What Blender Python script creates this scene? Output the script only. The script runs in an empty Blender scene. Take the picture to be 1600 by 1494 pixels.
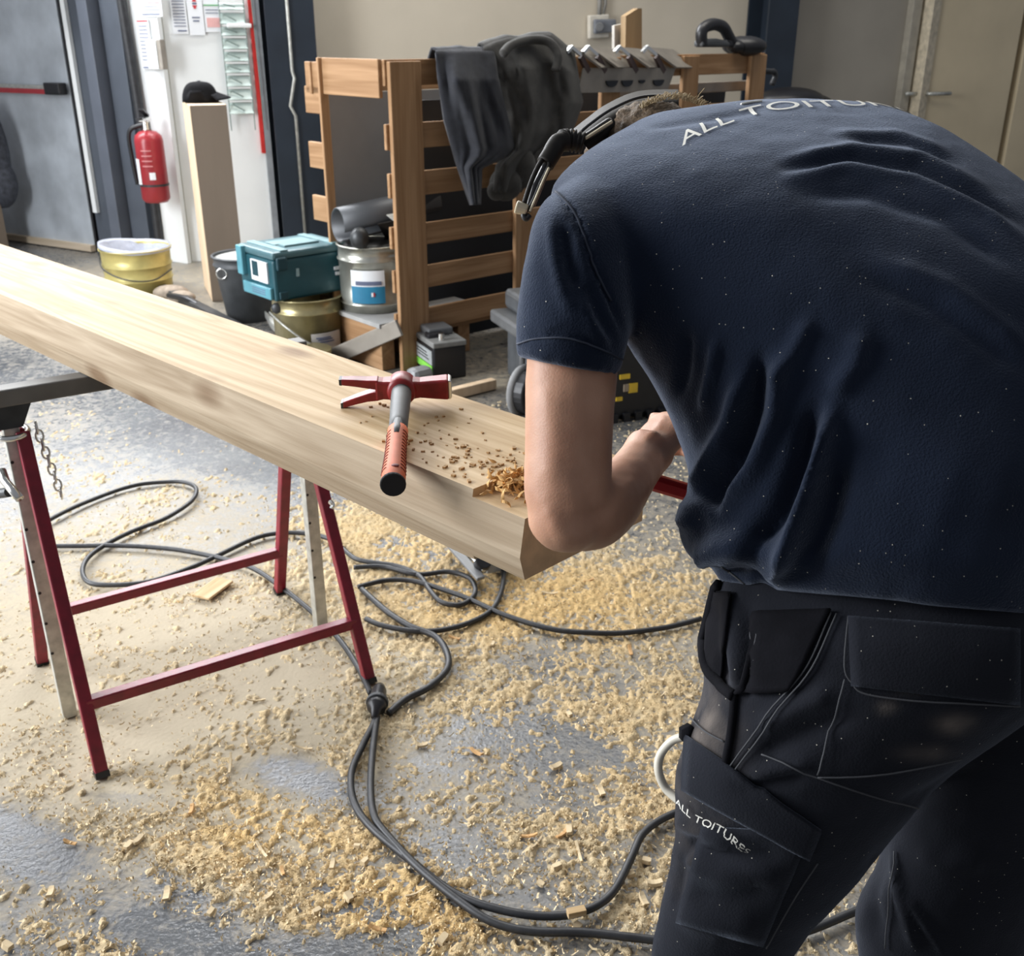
import bpy, math, random
import numpy as np
from mathutils import Vector as V, Matrix as MX
from mathutils.bvhtree import BVHTree
random.seed(5)
C = bpy.context.scene.collection
S = bpy.context.scene

# ------------------------------------------------------------------ camera, world, lights, exposure
FPX, CX, CY, HC = 1600.0, 800.0, 747.0, 1.6
TH = math.atan(692 / 1600)
cam = bpy.data.cameras.new('camera'); camo = bpy.data.objects.new('camera', cam); C.objects.link(camo)
cam.sensor_width = 36; cam.lens = 36; cam.clip_end = 100; cam.clip_start = .05
camo.location = (0, 0, HC); camo.rotation_euler = (math.pi / 2 - TH, 0, 0)
cam.dof.use_dof = True; cam.dof.focus_distance = 1.45; cam.dof.aperture_fstop = 11
S.camera = camo
S.view_settings.view_transform = 'Standard'; S.view_settings.look = 'None'
S.view_settings.gamma = 1; S.view_settings.use_curve_mapping = False
S.view_settings.exposure = 0.12
w = bpy.data.worlds.new('world'); S.world = w; w.use_nodes = True
w.node_tree.nodes['Background'].inputs[0].default_value = (.86, .90, 1, 1)
w.node_tree.nodes['Background'].inputs[1].default_value = .25

def area(name, loc, target, sx, sy, power, col):
    l = bpy.data.lights.new(name, 'AREA'); l.shape = 'RECTANGLE'; l.size = sx; l.size_y = sy
    l.energy = power; l.color = col
    o = bpy.data.objects.new(name, l); C.objects.link(o); o.location = loc
    o.rotation_euler = (V(target) - V(loc)).to_track_quat('-Z', 'Y').to_euler()
    return o
area('gate_daylight', (-5.2, 2.0, 2.4), (-.3, 2.0, .8), 3.4, 3.0, 560, (.93, .96, 1))
area('high_window_daylight', (-2.7, 7.5, 3.4), (-.5, 2.4, .6), 4.2, 2.7, 560, (.95, .97, 1))
area('overhead_fill', (.9, 6.2, 4.6), (.9, 4.8, 0), 3.5, 2.0, 115, (1, .96, .88))  # warm fill added over the crate and back wall; no fixture built

# ------------------------------------------------------------------ helpers
def ray(u, v):
    a = (u - CX) / FPX; b = (v - CY) / FPX
    return V((a, math.cos(TH) - b * math.sin(TH), -math.sin(TH) - b * math.cos(TH)))
CAM = V((0, 0, HC))
def P(u, v, d): return CAM + ray(u, v) * d
def PZ(u, v, z):
    r = ray(u, v); return CAM + r * ((z - HC) / r.z)
def G(u, v): return PZ(u, v, 0)
def PP(u, v, p0, n):
    r = ray(u, v); return CAM + r * ((p0 - CAM).dot(n) / r.dot(n))
def project(a):
    a = np.asarray(a, float) - np.array([0, 0, HC])
    zc = a[..., 1] * math.cos(TH) - a[..., 2] * math.sin(TH); yc = -a[..., 1] * math.sin(TH) - a[..., 2] * math.cos(TH)
    return CX + FPX * a[..., 0] / zc, CY + FPX * yc / zc, zc

def frame(loc, rz=0.0, x=None):
    if x is not None: rz = math.atan2(x[1], x[0])
    return MX.Translation(V(loc)) @ MX.Rotation(rz, 4, 'Z')

class MB:
    def __init__(s, M=None): s.v = []; s.f = []; s.M = M or MX.Identity(4)
    def add(s, vs, fs):
        n = len(s.v); s.v += [s.M @ V(p) for p in vs]; s.f += [tuple(i + n for i in f) for f in fs]; return s
    def box(s, c, sz, R=None):
        R = R or MX.Identity(3); c = V(c); vs = []
        for k in range(8):
            q = V(((k & 1) - .5, ((k >> 1) & 1) - .5, ((k >> 2) & 1) - .5))
            vs.append(c + R @ V((q.x * sz[0], q.y * sz[1], q.z * sz[2])))
        return s.add(vs, [(0, 2, 3, 1), (4, 5, 7, 6), (0, 1, 5, 4), (2, 6, 7, 3), (0, 4, 6, 2), (1, 3, 7, 5)])
    def bar(s, p, q, w_, h, up=(0, 0, 1)):
        p = V(p); q = V(q); x = (q - p).normalized(); y = V(up).cross(x).normalized(); z = x.cross(y)
        R = MX((x, y, z)).transposed()
        return s.box((p + q) / 2, ((q - p).length, w_, h), R)
    def rings(s, rs, cap=True, closed=False):
        n = len(rs[0]); vs = [p for r in rs for p in r]; fs = []
        m = len(rs)
        for i in range(m if closed else m - 1):
            j = (i + 1) % m
            for k in range(n):
                l = (k + 1) % n
                fs.append((i * n + k, i * n + l, j * n + l, j * n + k))
        if cap and not closed:
            fs.append(tuple(range(n - 1, -1, -1))); fs.append(tuple((m - 1) * n + k for k in range(n)))
        return s.add(vs, fs)
    def tube(s, pts, r, n=8, cap=True, closed=False):
        pts = [V(p) for p in pts]; rs = []; m = len(pts)
        rr = r if isinstance(r, (list, tuple)) else [r] * m
        prev = None
        for i, p in enumerate(pts):
            t = (pts[(i + 1) % m] - pts[i - 1]) if closed else (pts[min(i + 1, m - 1)] - pts[max(i - 1, 0)])
            t.normalize()
            a = prev if prev is not None else (V((0, 0, 1)) if abs(t.z) < .9 else V((1, 0, 0)))
            a = (a - t * a.dot(t)).normalized(); b = t.cross(a); prev = a
            rs.append([p + (a * math.cos(2 * math.pi * k / n) + b * math.sin(2 * math.pi * k / n)) * rr[i] for k in range(n)])
        return s.rings(rs, cap, closed)
    def cyl(s, p, q, r, r2=None, n=20): return s.tube([p, q], [r, r if r2 is None else r2], n)
    def lathe(s, prof, n=32, c=(0, 0, 0)):
        c = V(c); rs = [[c + V((r * math.cos(2 * math.pi * k / n), r * math.sin(2 * math.pi * k / n), z)) for k in range(n)] for r, z in prof]
        return s.rings(rs, True)
    def prism(s, pts, h):            # polygon of 3D points extruded by vector h
        n = len(pts); h = V(h); vs = [V(p) for p in pts] + [V(p) + h for p in pts]
        return s.add(vs, [tuple(range(n - 1, -1, -1)), tuple(range(n, 2 * n))] + [(k, (k + 1) % n, n + (k + 1) % n, n + k) for k in range(n)])
    def ell(s, c, r, n=20, m=12, R=None):
        c = V(c); R = R or MX.Identity(3); rs = []
        for i in range(1, m):
            t = math.pi * i / m
            rs.append([c + R @ V((r[0] * math.sin(t) * math.cos(2 * math.pi * k / n), r[1] * math.sin(t) * math.sin(2 * math.pi * k / n), -r[2] * math.cos(t))) for k in range(n)])
        return s.rings(rs, True)
    def sweep(s, sec):               # sec: list of (centre, A, B): elliptic sections
        rs = []
        for c, A, B in sec:
            c = V(c); rs.append([c + V(A) * math.cos(2 * math.pi * k / 28) + V(B) * math.sin(2 * math.pi * k / 28) for k in range(28)])
        return s.rings(rs, True)

def wmat(o):
    m = o.matrix_basis.copy()
    while o.parent: o = o.parent; m = o.matrix_basis @ m
    return m
def build(name, mb, mat, parent=None, M=None, smooth=False, bevel=0, solid=0):
    """links the shapes as ONE mesh object; verts are in world space and are carried into the object's own frame"""
    me = bpy.data.meshes.new(name)
    o = bpy.data.objects.new(name, me); C.objects.link(o)
    if parent is not None: o.parent = parent; inv = wmat(parent).inverted()
    else:
        if M is None:
            lo = V([min(p[i] for p in mb.v) for i in range(3)]); hi = V([max(p[i] for p in mb.v) for i in range(3)])
            M = MX.Translation(V(((lo.x + hi.x) / 2, (lo.y + hi.y) / 2, lo.z)))
        o.matrix_basis = M; inv = M.inverted()
    me.from_pydata([inv @ p for p in mb.v], [], mb.f); me.update()
    for m in (mat if isinstance(mat, (list, tuple)) else [mat]): me.materials.append(m)
    if smooth: me.polygons.foreach_set('use_smooth', [True] * len(me.polygons))
    if solid:
        k = o.modifiers.new('solid', 'SOLIDIFY'); k.thickness = solid; k.offset = 0
    if bevel:
        k = o.modifiers.new('bevel', 'BEVEL'); k.width = bevel; k.segments = 2; k.limit_method = 'ANGLE'; k.angle_limit = .7
    return o
def thing(name, label, cat, M, group=None):
    o = bpy.data.objects.new(name, None); C.objects.link(o); o.empty_display_size = .05
    o.matrix_basis = M if isinstance(M, MX) else MX.Translation(V(M))
    return tag(o, label, cat, group)
def tag(o, label=None, cat=None, group=None, kind=None):
    if label: o['label'] = label
    if cat: o['category'] = cat
    if group: o['group'] = group
    if kind: o['kind'] = kind
    return o

# smooth curve through points
def spline(pts, n=8):
    pts = [V(p) for p in pts]; out = []
    for i in range(len(pts) - 1):
        p0 = pts[max(i - 1, 0)]; p1 = pts[i]; p2 = pts[i + 1]; p3 = pts[min(i + 2, len(pts) - 1)]
        for k in range(n):
            t = k / n
            out.append(.5 * ((2 * p1) + (p2 - p0) * t + (2 * p0 - 5 * p1 + 4 * p2 - p3) * t * t + (3 * p1 - p0 - 3 * p2 + p3) * t ** 3))
    out.append(pts[-1]); return out

# lattice noise
def vnoise(p, seed=0):
    p = np.asarray(p, float); i = np.floor(p).astype(np.int64); f = p - i; f = f * f * (3 - 2 * f)
    def h(x, y, z):
        n = (x * 374761393 + y * 668265263 + z * 2147483647 + seed * 974634777) & 0xffffffff
        n = ((n ^ (n >> 13)) * 1274126177) & 0xffffffff
        n = ((n ^ (n >> 16)) * 2246822519) & 0xffffffff
        return ((n ^ (n >> 15)) & 0xffff) / 65535.0
    r = 0
    for dx in (0, 1):
        for dy in (0, 1):
            for dz in (0, 1):
                wgt = (f[..., 0] if dx else 1 - f[..., 0]) * (f[..., 1] if dy else 1 - f[..., 1]) * (f[..., 2] if dz else 1 - f[..., 2])
                r = r + wgt * h(i[..., 0] + dx, i[..., 1] + dy, i[..., 2] + dz)
    return r
def fbm(p, o=4, seed=0):
    p = np.asarray(p, float); r = 0; a = .5; t = 0
    for k in range(o): r = r + a * vnoise(p * 2 ** k + k * 17.3, seed + k); t += a; a *= .55
    return r / t

# ------------------------------------------------------------------ materials
def newmat(name):
    m = bpy.data.materials.new(name); m.use_nodes = True
    nt = m.node_tree; b = nt.nodes['Principled BSDF']; return m, nt, b
def mat(name, col, rough=.6, metal=0, var=.15, scale=12, bump=0, bscale=60, stretch=(1, 1, 1), spec=.5, sheen=0, trans=0):
    m, nt, b = newmat(name)
    b.inputs['Roughness'].default_value = rough; b.inputs['Metallic'].default_value = metal
    b.inputs['Specular IOR Level'].default_value = spec
    if sheen: b.inputs['Sheen Weight'].default_value = sheen; b.inputs['Sheen Roughness'].default_value = .5
    if trans: b.inputs['Transmission Weight'].default_value = trans
    tc = nt.nodes.new('ShaderNodeTexCoord'); mp = nt.nodes.new('ShaderNodeMapping'); mp.inputs['Scale'].default_value = stretch
    nt.links.new(tc.outputs['Object'], mp.inputs[0])
    n = nt.nodes.new('ShaderNodeTexNoise'); n.inputs['Scale'].default_value = scale; n.inputs['Detail'].default_value = 6
    nt.links.new(mp.outputs[0], n.inputs[0])
    r = nt.nodes.new('ShaderNodeValToRGB'); r.color_ramp.elements[0].position = .3; r.color_ramp.elements[1].position = .7
    r.color_ramp.elements[0].color = (*[c * (1 - var) for c in col], 1); r.color_ramp.elements[1].color = (*[min(1, c * (1 + var)) for c in col], 1)
    nt.links.new(n.outputs[0], r.inputs[0]); nt.links.new(r.outputs[0], b.inputs['Base Color'])
    if bump:
        n2 = nt.nodes.new('ShaderNodeTexNoise'); n2.inputs['Scale'].default_value = bscale; n2.inputs['Detail'].default_value = 5
        nt.links.new(mp.outputs[0], n2.inputs[0])
        bp = nt.nodes.new('ShaderNodeBump'); bp.inputs['Strength'].default_value = bump; bp.inputs['Distance'].default_value = .01
        nt.links.new(n2.outputs[0], bp.inputs['Height']); nt.links.new(bp.outputs[0], b.inputs['Normal'])
    return m
def wood(name, c1, c2, axis=0, scale=1.0, rough=.65, knots=True, bump=.25):
    m, nt, b = newmat(name); b.inputs['Roughness'].default_value = rough; b.inputs['Specular IOR Level'].default_value = .25
    N = nt.nodes.new; L = nt.links.new
    tc = N('ShaderNodeTexCoord'); mp = N('ShaderNodeMapping')
    st = [14.0 * scale] * 3; st[axis] = .9 * scale; mp.inputs['Scale'].default_value = st; L(tc.outputs['Object'], mp.inputs[0])
    n1 = N('ShaderNodeTexNoise'); n1.inputs['Scale'].default_value = 1.0; n1.inputs['Detail'].default_value = 3; n1.inputs['Distortion'].default_value = .6; L(mp.outputs[0], n1.inputs[0])
    ml = N('ShaderNodeMath'); ml.operation = 'MULTIPLY'; ml.inputs[1].default_value = 9; L(n1.outputs[0], ml.inputs[0])
    fr = N('ShaderNodeMath'); fr.operation = 'PINGPONG'; fr.inputs[1].default_value = 1; L(ml.outputs[0], fr.inputs[0])
    mp2 = N('ShaderNodeMapping'); st2 = [160.0 * scale] * 3; st2[axis] = 5 * scale; mp2.inputs['Scale'].default_value = st2; L(tc.outputs['Object'], mp2.inputs[0])
    n2 = N('ShaderNodeTexNoise'); n2.inputs['Scale'].default_value = 1; n2.inputs['Detail'].default_value = 4; L(mp2.outputs[0], n2.inputs[0])
    mx = N('ShaderNodeMath'); mx.operation = 'MULTIPLY_ADD'; mx.inputs[1].default_value = .55; L(n2.outputs[0], mx.inputs[0])
    sc = N('ShaderNodeMath'); sc.operation = 'MULTIPLY'; sc.inputs[1].default_value = .5; L(fr.outputs[0], sc.inputs[0]); L(sc.outputs[0], mx.inputs[2])
    r = N('ShaderNodeValToRGB'); r.color_ramp.elements[0].position = .2; r.color_ramp.elements[1].position = .85
    r.color_ramp.elements[0].color = (*c1, 1); r.color_ramp.elements[1].color = (*c2, 1); L(mx.outputs[0], r.inputs[0])
    out = r.outputs[0]
    if knots:
        mp3 = N('ShaderNodeMapping'); s3 = [9.0 * scale] * 3; s3[axis] = 4.2 * scale; mp3.inputs['Scale'].default_value = s3; L(tc.outputs['Object'], mp3.inputs[0])
        vo = N('ShaderNodeTexVoronoi'); vo.inputs['Scale'].default_value = .62; L(mp3.outputs[0], vo.inputs[0])
        cr = N('ShaderNodeValToRGB'); cr.color_ramp.elements[0].position = .10; cr.color_ramp.elements[1].position = .20
        cr.color_ramp.elements[0].color = (.42, .30, .2, 1); cr.color_ramp.elements[1].color = (1, 1, 1, 1); L(vo.outputs['Distance'], cr.inputs[0])
        mm = N('ShaderNodeMix'); mm.data_type = 'RGBA'; mm.blend_type = 'MULTIPLY'; mm.inputs[0].default_value = .75
        L(out, mm.inputs[6]); L(cr.outputs[0], mm.inputs[7]); out = mm.outputs[2]
    L(out, b.inputs['Base Color'])
    bp = N('ShaderNodeBump'); bp.inputs['Strength'].default_value = bump; bp.inputs['Distance'].default_value = .002; L(n2.outputs[0], bp.inputs['Height']); L(bp.outputs[0], b.inputs['Normal'])
    return m

PINE = wood('planed_spruce', (.43, .285, .135), (.66, .50, .305), 0, 1.0)
ROUGHPINE = wood('sawn_spruce', (.27, .20, .125), (.42, .335, .235), 0, 1.0, .8, True, .6)
ENDPINE = mat('spruce_end_grain', (.62, .46, .27), .8, 0, .15, 30, .2, 120)
CRATE = wood('crate_wood', (.29, .16, .075), (.44, .265, .14), 2, .6, .7, False)
CRATEX = wood('crate_wood_slat', (.29, .16, .075), (.44, .265, .14), 0, .6, .7, False)
CRATEY = wood('crate_wood_side', (.29, .16, .075), (.44, .265, .14), 1, .6, .7, False)
POSTWOOD = wood('post_wood', (.62, .46, .30), (.78, .60, .42), 2, .6, .6, False)
BOARDFACE = mat('brown_board_face', (.20, .155, .115), .7, 0, .08, 6, .1, 40, (1, 1, .1))
RED = mat('red_painted_steel', (.20, .006, .022), .38, 0, .2, 30, .05, 90)
GALV = mat('galvanised_steel', (.50, .50, .46), .45, .6, .2, 40, .05, 80)
DARKSTEEL = mat('dark_steel', (.055, .058, .06), .45, .5, .25, 20, .05, 60)
CHROME = mat('bright_steel', (.75, .75, .72), .25, 1, .05, 20)
CONC = None
DOORMETAL = mat('grey_door_metal', (.50, .54, .58), .30, .15, .22, 3.5, .03, 8)
FRAMEBLUE = mat('slate_blue_paint', (.085, .098, .12), .45, 0, .12, 4)
COLBLUE = mat('dark_blue_steel_paint', (.016, .024, .036), .45, 0, .2, 4)
WHITE = mat('white_paint', (.84, .86, .85), .5, 0, .03, 3)
BEIGE = mat('beige_wall_paint', (.56, .50, .40), .8, 0, .05, 2.5, .05, 90)
GREYWALL = mat('grey_beige_paint', (.33, .30, .25), .7, 0, .07, 2, .04, 60)
CREAM = mat('cream_door_paint', (.62, .52, .35), .6, 0, .08, 2, .03, 50)
BLACKP = mat('black_plastic', (.012, .012, .014), .4, 0, .2, 20)
GREYP = mat('dark_grey_plastic', (.07, .075, .08), .5, 0, .2, 15)
SILVERP = mat('silver_grey_plastic', (.13, .133, .135), .45, .2, .15, 15)
RUBBER = mat('black_cable_rubber', (.022, .023, .026), .5, 0, .3, 30, .05, 80)
TEAL = mat('teal_plastic', (.012, .075, .095), .45, 0, .1, 10)
TEALD = mat('dark_teal_plastic', (.006, .045, .06), .5, 0, .1, 10)
PAPER = mat('white_paper', (.82, .84, .86), .7, 0, .03, 4)
INK = mat('blue_grey_ink', (.12, .14, .22), .7)
REDINK = mat('red_ink', (.55, .04, .05), .6)
GREENINK = mat('green_ink', (.06, .35, .1), .6)
EXTRED = mat('extinguisher_red', (.34, .028, .036), .3, 0, .1, 10)
YELLOWTIN = mat('yellow_lacquered_tin', (.58, .50, .19), .38, .3, .25, 7, .05, 20)
BRASSTIN = mat('dull_gold_tin', (.42, .36, .19), .32, .65, .3, 9, .05, 20)
TIN = mat('silver_tin', (.50, .50, .44), .28, .75, .25, 9, .05, 20)
BLUELAB = mat('blue_label', (.02, .19, .33), .5, 0, .1, 10)
JACKA = mat('charcoal_blue_cloth', (.024, .026, .033), .92, 0, .25, 25, .35, 220, sheen=.12)
JACKB = mat('olive_grey_cloth', (.040, .038, .034), .92, 0, .3, 20, .35, 220, sheen=.12)
ZINC = mat('grey_zinc_sheet', (.30, .27, .23), .5, .35, .15, 8)
LEAD = mat('dull_grey_sheet', (.25, .255, .26), .5, .2, .12, 3)
DARKFILL = mat('dark_blue_grey_fill', (.014, .018, .024), .6, 0, .3, 2)
SKIN = None
PLASTICBAG = mat('clear_plastic_bag', (.42, .44, .50), .25, 0, .1, 10, .6, 30)
YELLOWLAB = mat('yellow_label', (.75, .50, .04), .5)
GREENLAB = mat('green_label', (.22, .60, .08), .5)
ORANGE = mat('orange_rubber_grip', (.55, .125, .045), .6, 0, .12, 30)
GREYGRIP = mat('grey_rubber_grip', (.10, .105, .105), .55, 0, .1, 40)
HAMRED = mat('worn_red_lacquer', (.25, .012, .014), .42, .0, .3, 40, .03, 90)
TOOLRED = mat('red_tool_lacquer', (.38, .012, .01), .3, 0, .2, 30)
STITCH = mat('grey_stitching', (.05, .052, .058), .8)
LETTER = mat('white_print', (.80, .78, .70), .7, 0, .04, 40)

def skinmat():
    m, nt, b = newmat('skin'); N = nt.nodes.new; L = nt.links.new
    b.inputs['Roughness'].default_value = .5; b.inputs['Subsurface Weight'].default_value = .12
    b.inputs['Subsurface Radius'].default_value = (.012, .004, .002); b.inputs['Specular IOR Level'].default_value = .35
    tc = N('ShaderNodeTexCoord'); n = N('ShaderNodeTexNoise'); n.inputs['Scale'].default_value = 14; n.inputs['Detail'].default_value = 5; L(tc.outputs['Object'], n.inputs[0])
    r = N('ShaderNodeValToRGB'); r.color_ramp.elements[0].position = .3; r.color_ramp.elements[1].position = .7
    r.color_ramp.elements[0].color = (.39, .195, .12, 1); r.color_ramp.elements[1].color = (.51, .285, .185, 1); L(n.outputs[0], r.inputs[0]); L(r.outputs[0], b.inputs['Base Color'])
    n2 = N('ShaderNodeTexNoise'); n2.inputs['Scale'].default_value = 420; n2.inputs['Detail'].default_value = 3; L(tc.outputs['Object'], n2.inputs[0])
    bp = N('ShaderNodeBump'); bp.inputs['Strength'].default_value = .18; bp.inputs['Distance'].default_value = .002; L(n2.outputs[0], bp.inputs['Height']); L(bp.outputs[0], b.inputs['Normal'])
    return m
SKIN = skinmat()
def cloth(name, col, dust, sheen, bump=.5, fs=520, attr=False):
    m, nt, b = newmat(name); N = nt.nodes.new; L = nt.links.new
    b.inputs['Roughness'].default_value = .95; b.inputs['Specular IOR Level'].default_value = .12
    b.inputs['Sheen Weight'].default_value = sheen; b.inputs['Sheen Roughness'].default_value = .45; b.inputs['Sheen Tint'].default_value = (.7, .8, 1, 1)
    tc = N('ShaderNodeTexCoord'); n = N('ShaderNodeTexNoise'); n.inputs['Scale'].default_value = 9; n.inputs['Detail'].default_value = 5; L(tc.outputs['Object'], n.inputs[0])
    r = N('ShaderNodeValToRGB'); r.color_ramp.elements[0].position = .3; r.color_ramp.elements[1].position = .7
    r.color_ramp.elements[0].color = (*[c * .85 for c in col], 1); r.color_ramp.elements[1].color = (*[c * 1.15 for c in col], 1); L(n.outputs[0], r.inputs[0])
    out = r.outputs[0]
    vo = N('ShaderNodeTexVoronoi'); vo.inputs['Scale'].default_value = 170; vo.inputs['Randomness'].default_value = 1; L(tc.outputs['Object'], vo.inputs[0])
    lt = N('ShaderNodeMath'); lt.operation = 'LESS_THAN'; lt.inputs[1].default_value = .10; L(vo.outputs['Distance'], lt.inputs[0])
    sp = N('ShaderNodeSeparateColor'); L(vo.outputs['Color'], sp.inputs[0])
    gt = N('ShaderNodeMath'); gt.operation = 'GREATER_THAN'; gt.inputs[1].default_value = 1 - dust; L(sp.outputs[0], gt.inputs[0])
    mu = N('ShaderNodeMath'); mu.operation = 'MULTIPLY'; L(lt.outputs[0], mu.inputs[0]); L(gt.outputs[0], mu.inputs[1])
    mm = N('ShaderNodeMix'); mm.data_type = 'RGBA'; L(mu.outputs[0], mm.inputs[0]); L(out, mm.inputs[6]); mm.inputs[7].default_value = (.62, .58, .48, 1); out = mm.outputs[2]
    if attr:
        at = N('ShaderNodeAttribute'); at.attribute_name = 'dust'
        m2 = N('ShaderNodeMix'); m2.data_type = 'RGBA'; L(at.outputs['Fac'], m2.inputs[0]); L(out, m2.inputs[6]); m2.inputs[7].default_value = (.16, .135, .115, 1); out = m2.outputs[2]  # attribute carries real dust plus a painted lit edge
    L(out, b.inputs['Base Color'])
    n2 = N('ShaderNodeTexNoise'); n2.inputs['Scale'].default_value = fs; n2.inputs['Detail'].default_value = 3; L(tc.outputs['Object'], n2.inputs[0])
    bp = N('ShaderNodeBump'); bp.inputs['Strength'].default_value = bump; bp.inputs['Distance'].default_value = .002; L(n2.outputs[0], bp.inputs['Height']); L(bp.outputs[0], b.inputs['Normal'])
    return m
SHIRT = cloth('navy_cotton', (.0088, .0138, .0275), .13, .36, .65, 420)
TROUSER = cloth('black_blue_canvas', (.0125, .0135, .018), .12, .12, .35, 380, True)

def concrete():
    m, nt, b = newmat('dusty_concrete'); N = nt.nodes.new; L = nt.links.new
    tc = N('ShaderNodeTexCoord'); at = N('ShaderNodeAttribute'); at.attribute_name = 'film_and_glare'
    n = N('ShaderNodeTexNoise'); n.inputs['Scale'].default_value = 2.2; n.inputs['Detail'].default_value = 8; L(tc.outputs['Object'], n.inputs[0])
    r = N('ShaderNodeValToRGB'); r.color_ramp.elements[0].position = .35; r.color_ramp.elements[1].position = .7
    r.color_ramp.elements[0].color = (.060, .064, .070, 1); r.color_ramp.elements[1].color = (.125, .13, .135, 1); L(n.outputs[0], r.inputs[0])
    n2 = N('ShaderNodeTexNoise'); n2.inputs['Scale'].default_value = 26; n2.inputs['Detail'].default_value = 10; n2.inputs['Roughness'].default_value = .82; n2.inputs['Distortion'].default_value = .8; L(tc.outputs['Object'], n2.inputs[0])
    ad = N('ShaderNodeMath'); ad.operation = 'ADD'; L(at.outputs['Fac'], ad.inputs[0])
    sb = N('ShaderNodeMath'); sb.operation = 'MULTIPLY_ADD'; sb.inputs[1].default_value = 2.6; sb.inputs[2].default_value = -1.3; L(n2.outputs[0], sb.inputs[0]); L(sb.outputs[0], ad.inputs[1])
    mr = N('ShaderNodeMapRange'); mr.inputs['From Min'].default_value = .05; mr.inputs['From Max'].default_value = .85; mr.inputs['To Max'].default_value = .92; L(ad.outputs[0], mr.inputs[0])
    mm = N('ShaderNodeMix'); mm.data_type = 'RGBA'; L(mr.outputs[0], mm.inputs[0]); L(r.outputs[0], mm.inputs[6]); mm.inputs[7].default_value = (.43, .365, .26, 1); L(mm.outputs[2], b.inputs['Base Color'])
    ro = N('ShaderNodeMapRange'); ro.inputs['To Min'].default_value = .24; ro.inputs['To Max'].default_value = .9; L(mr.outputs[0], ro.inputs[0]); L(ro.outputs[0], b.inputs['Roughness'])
    n3 = N('ShaderNodeTexNoise'); n3.inputs['Scale'].default_value = 90; n3.inputs['Detail'].default_value = 5; L(tc.outputs['Object'], n3.inputs[0])
    bp = N('ShaderNodeBump'); bp.inputs['Strength'].default_value = .35; bp.inputs['Distance'].default_value = .004; L(n3.outputs[0], bp.inputs['Height']); L(bp.outputs[0], b.inputs['Normal'])
    return m
def sawmat():
    m, nt, b = newmat('sawdust'); N = nt.nodes.new; L = nt.links.new
    at = N('ShaderNodeAttribute'); at.attribute_name = 'tone'
    r = N('ShaderNodeValToRGB'); r.color_ramp.elements[0].color = (.56, .47, .32, 1); r.color_ramp.elements[1].color = (.66, .46, .215, 1); L(at.outputs['Fac'], r.inputs[0])
    tc = N('ShaderNodeTexCoord'); n = N('ShaderNodeTexNoise'); n.inputs['Scale'].default_value = 130; n.inputs['Detail'].default_value = 4; L(tc.outputs['Object'], n.inputs[0])
    mr = N('ShaderNodeMapRange'); mr.inputs['From Min'].default_value = .3; mr.inputs['From Max'].default_value = .7; mr.inputs['To Min'].default_value = .72; mr.inputs['To Max'].default_value = 1.15; L(n.outputs[0], mr.inputs[0])
    mm = N('ShaderNodeVectorMath'); mm.operation = 'SCALE'; L(r.outputs[0], mm.inputs[0]); L(mr.outputs[0], mm.inputs['Scale']); L(mm.outputs[0], b.inputs['Base Color'])
    b.inputs['Roughness'].default_value = .95; b.inputs['Specular IOR Level'].default_value = .1
    n2 = N('ShaderNodeTexNoise'); n2.inputs['Scale'].default_value = 330; n2.inputs['Detail'].default_value = 4; L(tc.outputs['Object'], n2.inputs[0])
    bp = N('ShaderNodeBump'); bp.inputs['Strength'].default_value = .8; bp.inputs['Distance'].default_value = .004; L(n2.outputs[0], bp.inputs['Height']); L(bp.outputs[0], b.inputs['Normal'])
    return m
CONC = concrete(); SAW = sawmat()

# ------------------------------------------------------------------ floor and sawdust
def blobs(u, v, L):
    r = np.zeros_like(u)
    for (a, b_, ra, rb, rot, amp) in L:
        t = math.radians(rot); du = u - a; dv = v - b_
        x = (du * math.cos(t) + dv * math.sin(t)) / ra; y = (-du * math.sin(t) + dv * math.cos(t)) / rb
        r = r + amp * np.exp(-(x * x + y * y) ** 1.5)
    return r
HOLES = [(470, 1215, 95, 32, 14, -2.2), (45, 1325, 95, 55, 20, -1.6), (265, 1460, 120, 34, 20, -1.2), (230, 1152, 46, 17, -12, -1.0), (190, 1245, 90, 18, 0, -1.1),
         (690, 1185, 90, 40, -20, -.45), (610, 1260, 50, 50, 0, -.3), (860, 1230, 70, 50, 30, -.35), (720, 1330, 90, 30, 25, -.4), (930, 1165, 80, 18, 25, -.8),
         (280, 1385, 80, 35, 25, -.6), (830, 1150, 90, 50, 20, -.5), (880, 1040, 110, 40, 10, -.4), (560, 1420, 110, 26, 25, -.6), (860, 1405, 120, 22, -5, -.4),
         (350, 700, 200, 60, 20, -.6), (620, 760, 90, 26, 20, -.7), (640, 860, 60, 16, 15, -.5), (520, 905, 40, 40, 0, -.3), (560, 1480, 130, 25, 0, -.8)]
FILM = [(330, 1180, 300, 190, 0, .75), (330, 1010, 260, 150, -10, .75), (500, 1060, 120, 160, 0, .5), (60, 1000, 160, 170, 0, .5), (130, 1200, 200, 100, 0, .3), (150, 1400, 200, 80, 10, .12), (250, 790, 160, 60, -15, .25), (130, 660, 160, 60, 0, .15), (900, 960, 300, 100, 0, .3), (760, 580, 170, 60, 0, .4), (900, 1200, 250, 200, 0, .12)]
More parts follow.
